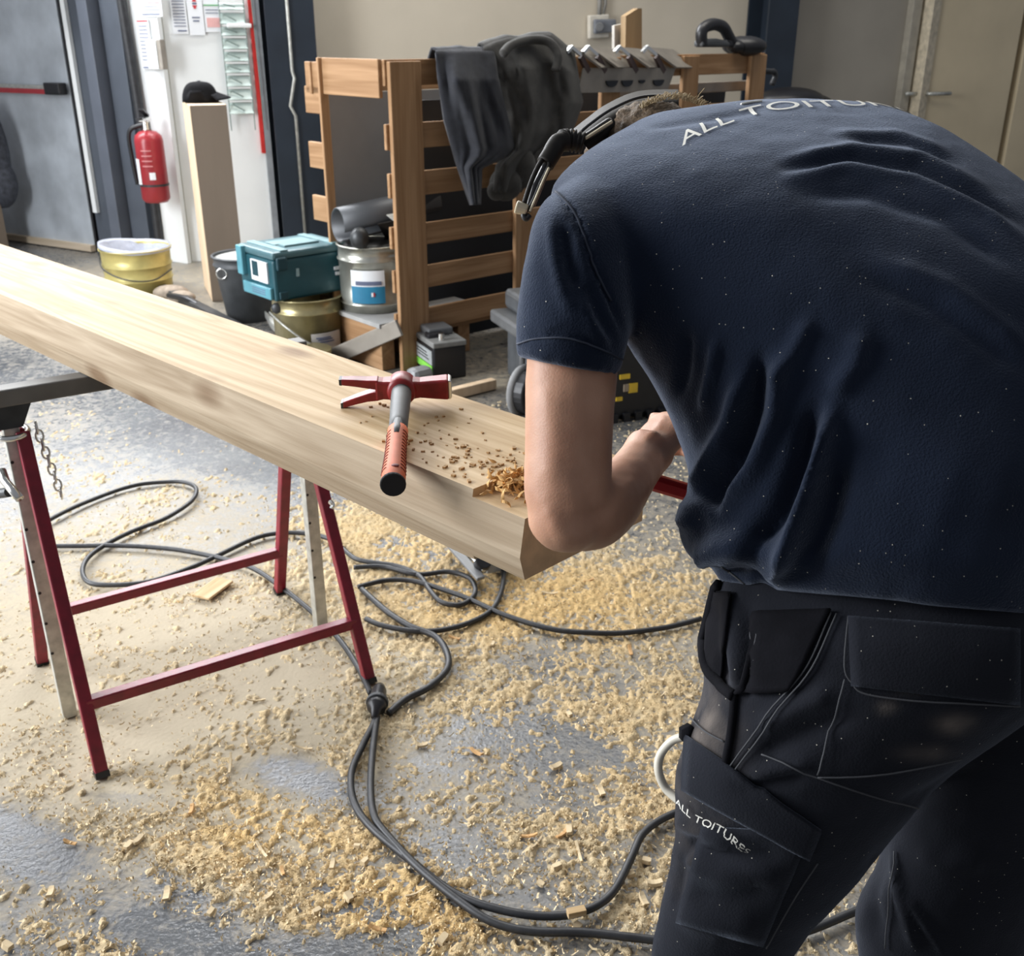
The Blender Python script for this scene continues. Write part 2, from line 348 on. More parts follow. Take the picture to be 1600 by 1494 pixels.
DUST = [(600, 835, 130, 50, 10, .75), (560, 930, 130, 60, 0, .55), (830, 935, 230, 70, 0, .60), (1000, 920, 140, 70, 0, .45), (690, 1030, 170, 70, 0, .35), (930, 1080, 220, 60, 0, .35),
        (1040, 1190, 90, 90, 0, .45), (560, 1110, 60, 40, 0, .7), (535, 1180, 40, 60, 20, .5), (390, 1365, 210, 60, 12, .60), (640, 1450, 190, 55, 15, .6), (330, 1250, 240, 100, 10, .40),
        (890, 1310, 110, 50, 0, .45), (1010, 1410, 110, 60, 0, .4), (250, 805, 150, 34, -18, .45), (330, 930, 110, 26, -8, .35), (100, 1390, 230, 110, 20, .25), (560, 1290, 70, 60, 40, .5), (760, 1120, 200, 80, 0, .22),
        (470, 890, 90, 40, 0, .4), (540, 800, 120, 40, 10, .5), (180, 1300, 160, 50, 15, .25), (1000, 1050, 130, 60, 0, .3), (820, 1380, 150, 30, 10, .3), (800, 1230, 260, 150, 0, .2), (120, 730, 90, 40, 0, .2), (330, 640, 120, 30, 10, .12)]
TONE = [(830, 935, 260, 70, 0, .8), (600, 830, 150, 50, 0, .45), (520, 1350, 260, 80, 15, .55), (640, 1450, 200, 60, 0, .5), (930, 1150, 260, 200, 0, .35), (400, 1250, 200, 100, 0, .3)]
def gridmesh(name, xs, ys, hfun, keep=None):
    X, Y = np.meshgrid(xs, ys); Z, at = hfun(X, Y)
    n = len(xs); m = len(ys); co = np.stack([X, Y, Z], -1).reshape(-1, 3)
    i = (np.arange(m - 1)[:, None] * n + np.arange(n - 1)[None]).reshape(-1)
    q = np.stack([i, i + 1, i + n + 1, i + n], 1)
    if keep is not None:
        k = keep(Z).reshape(-1)[q].any(1) if callable(keep) else None; q = q[k]
        used = np.unique(q); mp = np.zeros(len(co), int); mp[used] = np.arange(len(used)); co = co[used]; q = mp[q]; at = at.reshape(-1)[used]
    me = bpy.data.meshes.new(name); me.from_pydata([], [], [])
    me.vertices.add(len(co)); me.vertices.foreach_set('co', co.astype(np.float32).ravel())
    me.loops.add(q.size); me.loops.foreach_set('vertex_index', q.astype(np.int32).ravel())
    me.polygons.add(len(q)); me.polygons.foreach_set('loop_start', np.arange(0, q.size, 4, dtype=np.int32)); me.polygons.foreach_set('loop_total', np.full(len(q), 4, np.int32))
    me.update(calc_edges=True); me.validate()
    o = bpy.data.objects.new(name, me); C.objects.link(o)
    return o, me, np.asarray(at, np.float32).ravel()
def warp(X, Y, a=40):
    p = np.stack([X, Y, 0 * X], -1)
    return (fbm(p * 3.1, 3, 3) - .5) * a * 2, (fbm(p * 3.1 + 9, 3, 8) - .5) * a * 2
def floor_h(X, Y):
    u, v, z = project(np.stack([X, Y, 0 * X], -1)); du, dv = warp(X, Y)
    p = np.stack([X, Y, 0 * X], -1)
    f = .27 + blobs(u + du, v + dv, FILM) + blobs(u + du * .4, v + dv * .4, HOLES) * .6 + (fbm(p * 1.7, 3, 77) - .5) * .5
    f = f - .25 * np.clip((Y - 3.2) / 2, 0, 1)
    f = f + .5 * np.exp(-(((X + 2.6) / 1.6) ** 2 + ((Y - 7.0) / 1.4) ** 2))  # extra pale film paints the glare on the back-left floor
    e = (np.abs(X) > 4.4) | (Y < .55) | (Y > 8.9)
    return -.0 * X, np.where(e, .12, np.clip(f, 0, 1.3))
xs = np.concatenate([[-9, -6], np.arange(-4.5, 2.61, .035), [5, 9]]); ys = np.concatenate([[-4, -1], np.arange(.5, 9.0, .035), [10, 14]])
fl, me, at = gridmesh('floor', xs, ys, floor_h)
a_ = me.attributes.new('film_and_glare', 'FLOAT', 'POINT'); a_.data.foreach_set('value', at); me.materials.append(CONC); tag(fl, kind='structure')

TN = {}
def saw_h(X, Y):
    u, v, z = project(np.stack([X, Y, 0 * X], -1)); du, dv = warp(X, Y, 45); p = np.stack([X, Y, 0 * X], -1)
    D = blobs(u + du, v + dv, DUST) + blobs(u + du * .5, v + dv * .5, HOLES) * .8
    ang = .6; q = p.copy(); q[..., 0] = (p[..., 0] * math.cos(ang) + p[..., 1] * math.sin(ang)) * .45; q[..., 1] = -p[..., 0] * math.sin(ang) + p[..., 1] * math.cos(ang)
    n1 = fbm(q * 15, 4, 5); n2 = fbm(p * 55, 3, 21); n3 = vnoise(p * 160, 2)
    base = .20 - .16 * np.clip((2.2 - u / 250), 0, 1) - .10 * np.clip((Y - 2.6) / 1.2, 0, 1)
    n4 = fbm(p * 30, 3, 33); n5 = vnoise(p * 95, 6)
    t = D * .85 + base + (n1 - .5) * .95 + (n4 - .5) * .75 + (n2 - .5) * 1.3 + (n5 - .5) * .75 + (n3 - .5) * .75 - .44
    h = np.clip(t, -.05, .55) * .010 * (.5 + 1.0 * n2) + (n3 - .5) * .005 + (n5 - .5) * .004
    h = np.where(t > 0, np.maximum(h, .0012), -.004)
    tone = np.clip(.1 + blobs(u, v, TONE) + (n2 - .5) * .7 + (n1 - .5) * .5, 0, 1)
    return h, tone
ysd = [.98]
while ysd[-1] < 4.6: ysd.append(ysd[-1] + .0042 + .0035 * (ysd[-1] - 1))
sd, me, at = gridmesh('sawdust', np.arange(-2.3, 1.35, .0050), np.array(ysd), saw_h, keep=lambda Z: Z > 0)
a_ = me.attributes.new('tone', 'FLOAT', 'POINT'); a_.data.foreach_set('value', at); me.materials.append(SAW)
tag(sd, 'pale yellow sawdust lying in drifts over the grey concrete floor', 'sawdust', kind='stuff')

rf = np.random.default_rng(7); N_ = 42000
uu = rf.uniform(-20, 1420, N_); vv_ = 560 + 940 * rf.random(N_) ** .8
rays = np.stack([(uu - CX) / FPX, math.cos(TH) - (vv_ - CY) / FPX * math.sin(TH), -math.sin(TH) - (vv_ - CY) / FPX * math.cos(TH)], 1)
pt = np.array([0, 0, HC]) + rays * (-HC / rays[:, 2])[:, None]
du, dv = warp(pt[:, 0], pt[:, 1], 45); den = .22 + blobs(uu + du, vv_ + dv, DUST) + blobs(uu, vv_, HOLES) * .5 + (fbm(pt * 9, 3, 5) - .5) * 1.1 - .5 * np.clip((pt[:, 1] - 2.8) / 1.5, 0, 1)
pt = pt[(rf.random(N_) < den * .9) & (pt[:, 1] < 4.4)]; n = len(pt)
an = rf.uniform(0, 2 * math.pi, n); ln = .0018 + .009 * rf.random(n) ** 5; wd = .0007 + .0016 * rf.random(n) ** 2; bend = rf.normal(0, .5, n)
V_ = np.zeros((n, 6, 3)); V0 = []
for j in range(3):
    t = j - 1; a2 = an + bend * t; cx = pt[:, 0] + ln * t * np.cos(a2); cy = pt[:, 1] + ln * t * np.sin(a2); zz0 = .003 + rf.random(n) * .004 + (.003 if j != 1 else 0)
    for k, sg in enumerate((1, -1)): V_[:, j * 2 + k] = np.stack([cx - sg * wd * np.sin(a2), cy + sg * wd * np.cos(a2), zz0 + .0012 * sg], 1)
ix = np.arange(n)[:, None] * 6; F_ = np.concatenate([ix + np.array([[0, 1, 3, 2]]), ix + np.array([[2, 3, 5, 4]])])
me = bpy.data.meshes.new('fine_shavings'); me.from_pydata(V_.reshape(-1, 3).tolist(), [], F_.tolist()); me.materials.append(mat('fine_shaving', (.68, .54, .33), .9, 0, .25, 15))
o = bpy.data.objects.new('fine_shavings', me); C.objects.link(o); tag(o, 'countless fine pale wood shavings scattered over the sawdust floor', 'shavings', kind='stuff')

# ------------------------------------------------------------------ walls
ZT = 3.4
A0 = G(157, 391); WL = V((-.866, .5, 0))                       # left wall runs this way from the door's foot
NL = V((.5, .866, 0)); NLi = -NL
def wl(u, v, off=0): return PP(u, v, A0 + NLi * off, NL)
C0 = PP(271, 402, A0, NL); C0.z = 0
WB = V((.927, .375, 0)); NB = V((-.375, .927, 0)); NBi = -NB
def wb(u, v, off=0): return PP(u, v, C0 + NBi * off, NB)
def wallbox(name, p, q, th, z0, z1, nrm, m):
    mb = MB(); n = V(nrm) * th
    mb.prism([V((p.x, p.y, z0)), V((q.x, q.y, z0)), V((q.x, q.y, z1)), V((p.x, p.y, z1))], n)
    return tag(build(name, mb, m), kind='structure')
wallbox('wall_left', C0 + WL * 4.5, C0, .2, 0, ZT, NL, FRAMEBLUE)
wallbox('wall_back', C0, C0 + WB * 12, .2, 0, ZT, NB, BEIGE)
def quadbox(mb, pts, n, th): mb.prism(pts, V(n) * th)
def strip(u0a, u0b, u1a, u1b, v0, v1, f, off, z0=0, z1=ZT):
    """vertical strip standing on the wall plane f between image columns at the given heights (left, right)"""
    a = f((u0a + u1a) / 2, (v0 + v1) / 2, off); b = f((u0b + u1b) / 2, (v0 + v1) / 2, off)
    return [V((a.x, a.y, z0)), V((b.x, b.y, z0)), V((b.x, b.y, z1)), V((a.x, a.y, z1))]
# grey steel door leaf with panic bar
d1 = thing('door_1', None, None, frame(A0, x=WL)); tag(d1, kind='structure')
a = wl(157, 391, .03); b = a + WL * 2.3
build('door_leaf', MB().prism([a, b, b + V((0, 0, 2.6)), a + V((0, 0, 2.6))], NLi * .05), DOORMETAL, d1, bevel=.004)
pr = wl(96, 139, .14); pl = pr + WL * 1.25
build('panic_bar', MB().bar(pl, pr, .05, .045), GALV, d1, bevel=.006)
build('red_strip', MB().bar(pl + NLi * .022 + V((0, 0, -.022)), pr + WL * .16 + NLi * .022 + V((0, 0, -.022)), .02, .035), EXTRED, d1)
build('bar_end', MB().bar(pr + WL * .16, pr - WL * .02, .075, .085), BLACKP, d1, bevel=.01)
build('threshold', MB().prism([a + V((0, 0, .001)), b, b + V((0, 0, .05)), a + V((0, 0, .05))], NLi * .09), wood('sill_wood', (.45, .36, .25), (.6, .5, .38), 0, .5), d1)
# white strip painted as light in the door gap, jambs, pipe
def wbx(name, mat_, f, u, v, wdt, off, th, z0, z1, d, kind=True, parent=None):
    p = f(u, v, off); q = p + d * wdt; n = (NLi if f is wl else NBi)
    o = build(name, MB().prism([V((p.x, p.y, z0)), V((q.x, q.y, z0)), V((q.x, q.y, z1)), V((p.x, p.y, z1))], n * th), mat_, parent, bevel=.004)
    if kind: tag(o, kind='structure')
    return o
RL = -WL
wbx('trim_1', BLACKP, wl, 119, 180, .09, .0, .07, 0, ZT, RL)
p = wl(108, 60, .08); q = wl(145, 330, .08)
tag(build('gap_light_strip', MB().bar(V((p.x, p.y, ZT)), V((p.x, p.y, .32)), .045, .03, NLi), WHITE), kind='structure')
wbx('trim_3', FRAMEBLUE, wl, 134, 180, .16, .0, .06, 0, ZT, RL)
wbx('trim_4', mat('light_slate_paint', (.12, .135, .165), .4, 0, .1, 4), wl, 169, 180, .11, .0, .14, 0, ZT, RL)
wbx('trim_5', FRAMEBLUE, wl, 188, 180, .19, .0, .05, 0, ZT, RL)
p = wl(216, 180, .08)
hose = tag(build('hanging_hose', MB().tube(spline([V((p.x - .02, p.y, ZT)), V((p.x - .01, p.y, 2.0)), V((p.x + .01, p.y - .01, 1.3)), V((p.x + .02, p.y - .02, .9)), V((p.x + .03, p.y, .5)), V((p.x + .03, p.y, .14))]), .036, 10), RUBBER, smooth=True),
           'thick black hose hanging down the wall left of the fire extinguisher', 'hose')
# white wall return between hose and white door
wbx('wall_return', WHITE, wl, 226, 180, .30, .0, .04, 0, ZT, RL)
# white door with louvred panel and notices
d2 = thing('door_2', None, None, frame(C0, x=WB)); tag(d2, kind='structure')
pd = wb(267, 200, .05)
sd0 = (wb(267, 150, .06) - C0).dot(WB); sd1 = (wb(411, 130, .06) - C0).dot(WB)
def bp(s, z, off=0): return C0 + WB * s + NBi * off + V((0, 0, z))
build('door_leaf', MB().prism([bp(sd0, .0, .05), bp(sd1, .0, .05), bp(sd1, 2.6, .05), bp(sd0, 2.6, .05)], NBi * .06), WHITE, d2, bevel=.004)
build('door_edge', MB().prism([bp(sd0 - .035, .0, .04), bp(sd0, .0, .04), bp(sd0, 2.6, .04), bp(sd0 - .035, 2.6, .04)], NBi * .08), mat('olive_grey_trim', (.30, .30, .24), .5), d2)
sr = (wb(399, 130, .13) - C0).dot(WB)
build('red_edge_strip', MB().prism([bp(sr, .78, .11), bp(sr + .028, .78, .11), bp(sr + .028, 2.6, .11), bp(sr, 2.6, .11)], NBi * .03), mat('bright_red_strip', (.60, .03, .025), .4), d2)
build('grey_stile', MB().prism([bp(sr + .03, .02, .11), bp(sr + .075, .02, .11), bp(sr + .075, 2.6, .11), bp(sr + .03, 2.6, .11)], NBi * .03), mat('grey_stile_paint', (.30, .32, .34), .5), d2)
s0 = (wb(349, 90, .12) - C0).dot(WB); s1 = (wb(387, 90, .12) - C0).dot(WB)
zt = [wb(365, v, .12).z for v in (2, 18, 40, 58, 79, 98, 116, 137, 158, 180)]
louvm = mat('pale_green_glass', (.55, .66, .62), .25, 0, .06, 8)
wirem = mat('grey_green_wire', (.20, .26, .24), .5)
for k in range(len(zt) - 1):
    build('louvre', MB().add([bp(s0, zt[k] - .012, .125), bp(s1, zt[k] - .012, .125), bp(s1, zt[k + 1] + .012, .165), bp(s0, zt[k + 1] + .012, .165)], [(0, 1, 2, 3)]), louvm, d2, solid=.006)
    build('louvre_lip', MB().bar(bp(s0, zt[k], .15), bp(s1, zt[k], .15), .02, .012), WHITE, d2)
    build('louvre_arm', MB().cyl(bp(s0 + .03, zt[k] - .02, .17), bp(s0 + .11, zt[k + 1] + .03, .17), .005, n=6), wirem, d2)
for s_ in (s0, s1, s1 + .05):
    build('louvre_wire', MB().cyl(bp(s_, 2.4, .16), bp(s_ + (0 if s_ < s1 + .01 else .02), .95, .16), .004, n=6), wirem, d2)
p = wb(355, 40, .17)
build('white_handle', MB().bar(p, p + WB * .17, .03, .028), WHITE, d2, bevel=.006)
# notices
def notice(name, label, f, u0, u1, v0, v1, off, lines, d):
    n = NLi if f is wl else NBi
    a = f((u0 + u1) / 2, v1, off); b_ = f((u0 + u1) / 2, v0, off); wd = abs((f(u1, v1, off) - f(u0, v1, off)).dot(d))
    x0 = a - d * wd / 2; h = b_.z - a.z
    t = thing(name, label, 'notice', frame(x0, x=d), 'notices on the white wall and door')
    build('sheet', MB().prism([x0, x0 + d * wd, x0 + d * wd + V((0, 0, h)), x0 + V((0, 0, h))], n * .006), PAPER, t)
    for (fx0, fx1, fy, fh, m) in lines:
        p = x0 + d * wd * fx0 + V((0, 0, h * fy)) + n * .0065; q = x0 + d * wd * fx1 + V((0, 0, h * fy)) + n * .0065
        build('printed_line', MB().prism([p, q, q + V((0, 0, h * fh)), p + V((0, 0, h * fh))], n * .002), m, t)
    return t
TX = [(.12, .88, .18 + .075 * k, .02, INK) for k in range(10)]
notice('notice', 'white printed sheet with a red line at top of white wall strip', wl, 220, 255, -8, 26, .05, [(.1, .9, .08, .06, INK), (.2, .95, .3, .03, INK), (.2, .95, .45, .03, INK), (.3, .95, .62, .03, REDINK), (.2, .95, .78, .03, INK)], RL)
notice('notice', 'tall narrow sheet with red heading beside the white key box', wl, 224, 242, 30, 108, .05, [(.05, .95, .95, .03, REDINK), (.1, .9, .02, .03, INK)] + TX, RL)
notice('notice', 'leftmost blue tinted text sheet on the white door', wb, 271, 295, -12, 53, .12, [(.3, .9, .06, .035, INK)] + TX, WB)
notice('notice', 'sheet with red diamond warning sign on the white door', wb, 297, 321, -12, 55, .12, [(.25, .75, .40, .03, INK), (.3, .7, .32, .03, INK), (.36, .64, .72, .04, INK), (.42, .58, .62, .05, REDINK), (.36, .64, .67, .03, REDINK), (.40, .60, .80, .05, REDINK), (.36, .64, .78, .02, REDINK)], WB)
notice('notice', 'pale sheet with green line and pink block beside the louvres', wb, 322, 346, -12, 50, .12, [(.0, 1, .66, .03, GREENINK), (.12, .95, .12, .24, mat('pink_print', (.75, .42, .40), .6)), (.1, .9, .55, .02, INK), (.1, .9, .47, .02, INK)], WB)
p = wl(241, 108, .05); h = wl(241, 62, .05).z - p.z
kb = thing('key_box', 'small white box with grey side fixed above the fire extinguisher', 'box', frame(p, x=RL))
build('body', MB().prism([p, p + RL * .10, p + RL * .10 + V((0, 0, h)), p + V((0, 0, h))], NLi * .05), WHITE, kb, bevel=.005)
build('side_flap', MB().prism([p + RL * .105, p + RL * .14, p + RL * .14 + V((0, 0, h)), p + RL * .105 + V((0, 0, h))], NLi * .045), mat('taupe_paint', (.32, .29, .25), .5), kb)
# baseboard
tag(build('baseboard_back', MB().prism([bp(.02, 0, .0), bp(sd0, 0, .0), bp(sd0, .1, .0), bp(.02, .1, .0)], NBi * .02), WHITE), kind='structure')
# steel columns
def column(name, u0, u1, v, depth, f=wb, m=COLBLUE):
    p = f(u0, v, .02); q = f(u1, v, .02); wd = (q - p).dot(WB); p.z = 0
    t = thing(name, None, None, frame(p, x=WB)); tag(t, kind='structure')
    t_ = .02
    build('front_flange', MB().prism([p + NBi * depth, p + NBi * depth + WB * wd, p + NBi * depth + WB * wd + V((0, 0, ZT)), p + NBi * depth + V((0, 0, ZT))], NBi * t_), m, t)
    build('back_flange', MB().prism([p, p + WB * wd, p + WB * wd + V((0, 0, ZT)), p + V((0, 0, ZT))], NBi * t_), m, t)
    c = p + WB * (wd / 2 - .01)
    build('web', MB().prism([c, c + WB * .02, c + WB * .02 + V((0, 0, ZT)), c + V((0, 0, ZT))], NBi * depth), m, t)
    return t, p, wd
ct, p, wd = column('column_1', 414, 487, 130, .24)
k = p + NBi * .275 + WB * wd * .45
build('conduit', MB().tube([k + V((0, 0, ZT)), k + V((0, 0, 1.36)), k + V((.012, 0, 1.31)), k + V((-.03, -.02, 1.12)), k + V((0, 0, 1.05)), k], .012, 8), GALV, ct, smooth=True)
column('column_2', 1166, 1211, 45, .3)
# right side: grey panel wall, frame, ajar cream door, cream wall
def wseg(name, u0, u1, v, off, th, m, z1=ZT, z0=0):
    p = wb(u0, v, off); q = wb(u1, v, off)
    o = build(name, MB().prism([V((p.x, p.y, z0)), V((q.x, q.y, z0)), V((q.x, q.y, z1)), V((p.x, p.y, z1))], NBi * th), m, bevel=.004)
    return tag(o, kind='structure')
wseg('wall_panel', 1211, 1398, 90, .0, .08, GREYWALL)
wseg('trim_6', 1398, 1411, 90, .0, .16, mat('grey_frame_paint', (.36, .33, .27), .5))
wseg('door_gap_shade', 1411, 1428, 90, .0, .03, mat('gap_shade', (.035, .033, .03), .8))  # dark strip painted as the shade in the gap beside the door
d3 = thing('door_3', None, None, frame(V((wb(1428, 90, .1).x, wb(1428, 90, .1).y, 0)), x=WB)); tag(d3, kind='structure')
p = wb(1428, 90, .1); q = wb(1440, 90, .06); r = wb(1563, 127, .06)
for nm, a, b, th, m in (('door_edge', p, q, .16, mat('chipped_cream_edge', (.62, .54, .40), .6, 0, .25, 20)), ('door_leaf', q, r, .14, CREAM)):
    build(nm, MB().prism([V((a.x, a.y, .01)), V((b.x, b.y, .01)), V((b.x, b.y, 2.9)), V((a.x, a.y, 2.9))], NBi * th), m, d3, bevel=.006)
hp = wb(1444, 146, .2)
build('handle_plate', MB().prism([hp + WB * -.03 + V((0, 0, -.25)), hp + WB * .03 + V((0, 0, -.25)), hp + WB * .03 + V((0, 0, .16)), hp + WB * -.03 + V((0, 0, .16))], NBi * .02), DARKSTEEL, d3)
build('lever', MB().tube([hp, hp + NBi * .08, hp + NBi * .085 + WB * .24], .018, 8), GALV, d3, smooth=True)
build('far_lever', MB().tube([hp + WB * -.06, hp + WB * -.22], .018, 8), GALV, d3, smooth=True)
wseg('wall_right', 1567, 2300, 127, .0, .20, CREAM)

def stick(name, label, cat, p, q, w_, h, m, bev=.004):
    p = V(p); q = V(q); M = frame((p + q) / 2, x=(q - p))
    return tag(build(name, MB().bar(p, q, w_, h), m, M=M, bevel=bev), label, cat)

# ------------------------------------------------------------------ wooden crate frame
K0 = G(622, 584); FD = V((.754, .657, 0)); LD = V((-.657, .754, 0)); FN = LD          # FN points into the crate
def cf(u, v, off=0): return PP(u, v, K0 + LD * off, FN)
def kp(s, z, off=0): return K0 + FD * s + LD * off + V((0, 0, z))
def ks(u, v=100, off=0): return (cf(u, v, off) - K0).dot(FD)
ck = thing('wooden_crate', 'tall brown slatted wooden crate with coats hung over its front', 'crate', frame(K0, x=FD))
ztop = cf(640, 92).z
sL = ks(600, 100, .03); sR = ks(1203, 75)
rows = [(92, 133), (191, 231), (267, 305), (349, 383), (416, 451), (483, 517)]
rw = random.Random(3)
def kboard(name, a, b, z0, z1, off, th, m):
    return build(name, MB().prism([kp(a, z0, off), kp(b, z0, off), kp(b, z1, off), kp(a, z1, off)], LD * th), m, ck, bevel=.004)
for i, (v0, v1) in enumerate(rows):
    za = cf(660, v1, .03).z; zb = cf(660, v0, .03).z
    if i: kboard('slat', sL + rw.uniform(-.01, .01), ks(815, v0), za, zb, .03, .022, CRATEX); kboard('slat', ks(817, v0), sR - .1, za, zb, .03, .022, CRATEX)
    else: kboard('top_rail', sL, sR, za, zb, .03, .022, CRATEX)
kboard('slat', ks(690, 540), ks(815, 520), .16, .22, .06, .03, CRATEX)
kboard('bottom_skid', ks(690, 560), sR, 0.02, .1, .55, .06, CRATEX)
for (u0, u1, v, z0) in ((622, 668, 400, 0), (806, 832, 400, 0), (940, 969, 150, 0), (1068, 1092, 120, 0), (1172, 1196, 120, 0)):
    kboard('post', ks(u0, v), ks(u1, v), z0, ztop - .01, 0, .028, CRATE)
# left side of the crate, running back to the column
lb = None
for k in range(60):
    q = K0 + LD * (.2 + k * .03)
    if project(q + V((0, 0, 1.5)))[0] < 494: lb = .2 + k * .03; break
lb = lb or 1.2
def lboard(name, a, b, z0, z1, off, th, m):
    return build(name, MB().prism([kp(off, z0, a), kp(off, z0, b), kp(off, z1, b), kp(off, z1, a)], FD * th), m, ck, bevel=.004)
za = ztop - .17
lboard('side_rail', .05, lb, za, ztop - .0, .0, .022, CRATEY)
kboard('back_rail', -.02, 1.2, za, ztop - .02, lb + .03, .022, CRATEX)
for i in range(5): lboard('side_slat_end', lb - .02, lb + .12, za - .27 * (i + .35) - .0, za - .27 * (i + .35) + .13, -.01, .022, CRATEY)
lboard('side_slat_end', lb - .02, lb + .10, za, ztop - .02, -.01, .022, CRATEY)
lboard('back_post', lb - .05, lb - .03, 0, ztop, -.02, .05, CRATE)
gp = kp(.03, 0, .06)
tag(build('metal_sheet', MB().prism([kp(.012, .05, lb - .03), kp(.95, .05, lb - .03), kp(.95, ztop - .17, lb - .02), kp(.0, ztop - .17, lb - .02)], LD * .012), LEAD), 'flat grey sheet standing upright at the back of the crate', 'sheet')
tag(build('dark_interior_sheet', MB().prism([kp(.34, .02, .30), kp(sR - .1, .02, .30), kp(sR - .1, ztop - .2, .24), kp(.34, ztop - .2, .24)], LD * .01), DARKFILL), 'added dark blue grey sheet standing in for the dark crate interior', 'sheet')  # sheet added to give the crate its dark interior behind the slats
tag(build('grey_profile', MB().prism([kp(ks(985, 120), ztop - .225, .1), kp(sR + .05, ztop - .225, .1), kp(sR + .05, ztop - .165, .1), kp(ks(985, 120), ztop - .165, .1)], LD * .05), ZINC, bevel=.006), 'long grey metal strip lying under the top rail of the crate', 'profile')

# ------------------------------------------------------------------ coats over the rail
def coat(name, label, left, right, m, off, seed, nf, lump, top=None):
    def interp(L, v):
        for (a, b) in zip(L[:-1], L[1:]):
            if a[1] <= v <= b[1]: return a[0] + (b[0] - a[0]) * (v - a[1]) / max(1e-6, b[1] - a[1])
        return L[0][0] if v < L[0][1] else L[-1][0]
    v0 = max(left[0][1], right[0][1]); v1 = min(left[-1][1], right[-1][1]); nv, nu = 60, 48
    mb = MB(); rs = []
    for i in range(-10, nv + 1):
        row = []
        for k in range(nu + 1):
            t = k / nu; va = v0 if top is None else float(np.interp(t, [q[0] for q in top], [q[1] for q in top])); v = va + (v1 - va) * max(i, 0) / nv; u = interp(left, v) + (interp(right, v) - interp(left, v)) * t
            n = fbm(np.array([[t * 3.0, i * .03, seed]]), 3, seed)[0]
            fold = math.sin(t * nf * 6.28 + n * 6 + i * .02) * .5 + .5
            o = -off - (.045 * fold + .07 * math.sin(math.pi * t) ** .6 + lump * (n - .35)) * min(1, (max(i, 0) + 3) / 14)
            p = cf(u, v, o)
            if i < 0:                      # over the rail and down behind
                a = -i / 10 * math.pi; p = cf(u, va, 0) + LD * (.03 - .045 * math.cos(a)) + V((0, 0, .02 * math.sin(a) + (-.10 * (-i - 5) / 5 if i < -5 else 0) + .03 * (n - .5)))
            row.append(p)
        rs.append(row)
    W = nu + 1
    mb.add([p for r in rs for p in r], [(a * W + b, a * W + b + 1, (a + 1) * W + b + 1, (a + 1) * W + b) for a in range(len(rs) - 1) for b in range(nu)])
    return mb
jb = tag(build('jacket', coat('jacket', '', [(752, 76), (768, 100), (790, 170), (800, 235), (776, 258), (770, 300)], [(892, 76), (897, 84), (910, 160), (893, 207), (850, 242), (815, 300)], JACKB, .03, 11, 2.2, .12, [(0, 79), (.12, 70), (.3, 61), (.45, 64), (.6, 57), (.78, 56), (.9, 70), (1, 82)]), JACKB, smooth=True, solid=.012),
         'olive grey crumpled work jacket hung right of the charcoal one on the crate', 'jacket')
col = MB()
col.tube(spline([cf(786, 84, -.14), cf(800, 70, -.12), cf(830, 62, -.09), cf(858, 66, -.12), cf(872, 86, -.16), cf(868, 110, -.17)]), .022, 8)
build('collar', col, JACKB, jb, smooth=True)
hem = MB(); hem.ell(cf(790, 288, -.08), (.085, .06, .085)); hem.ell(cf(812, 262, -.09), (.085, .06, .11)); hem.ell(cf(776, 298, -.07), (.05, .05, .05)); build('sleeve_cuff', hem, JACKB, jb, smooth=True)
ja = tag(build('jacket', coat('jacket', '', [(680, 82), (682, 104), (694, 187), (713, 254), (735, 320)], [(772, 82), (777, 120), (788, 165), (803, 232), (790, 245), (752, 262), (750, 320)], JACKA, .05, 4, 1.6, .05), JACKA, smooth=True, solid=.012),
         'charcoal blue work coat with a hanging sleeve on the left of the crate', 'jacket')

# ------------------------------------------------------------------ things on top of and behind the crate
zr = ztop
bk = thing('metal_bracket', 'grey folded metal bracket strip with four pointed fins on the crate rail', 'bracket', frame(cf(980, 145, -.03), x=FD))
def cq(mb, pts): mb.add([cf(u, v, o) for u, v, o in pts], [tuple(range(len(pts)))])
pl_ = MB()
n_ = 18; top = []; bot = []
us = np.linspace(908, 1052, 49); vv = []
for u in us:
    t = (u - 908) / 144
    top.append((u + 3, 106 + 0 * t, -.05)); bot.append((902 + t * 140, 145 - t * 2, -.05))
for k in range(48):
    cq(pl_, [bot[k], bot[k + 1], top[k + 1], top[k]])
build('base_plate', pl_, ZINC, bk, solid=.008)
for k, u in enumerate((957, 981, 1004, 1030)):        # half moon slots in the plate: dark recessed plates
    c = cf(u, 126 - k * .4, -.064); r_ = .045 if k != 2 else .024
    build('slot', MB().prism([c + FD * (r_ * math.cos(a)) + V((0, 0, -r_ * .75 * math.sin(a))) for a in np.linspace(0, math.pi, 10)], LD * .012), DARKFILL, bk)
for k, u in enumerate((891, 917, 966, 1009)):
    f1 = MB(); uu = u + 58 - (20 if k == 0 else 0)
    cq(f1, [(u + 4, 74.5, -.04), (u + 48, 106, -.09), (u + 84, 106, .05), (u + 42, 78, .06)])
    build('fin_plate', f1, ZINC, bk, solid=.01)
    f2 = MB().bar(cf(u - 6, 82, -.06), cf(u + 2, 73, -.06), .02, .016).bar(cf(u + 1, 73, -.06), cf(u + 16, 86, -.07), .02, .016)
    build('bright_fold', f2, CHROME, bk)
    build('dark_gap_bar', MB().bar(cf(u + 16, 88, -.05), cf(u + 28, 112, -.045), .02, .03), mat('dark_gap_brown', (.09, .06, .055), .6) if k == 0 else bpy.data.materials['dark_gap_brown'], bk)  # shade of the gap below each fin drawn as a dark brown bar
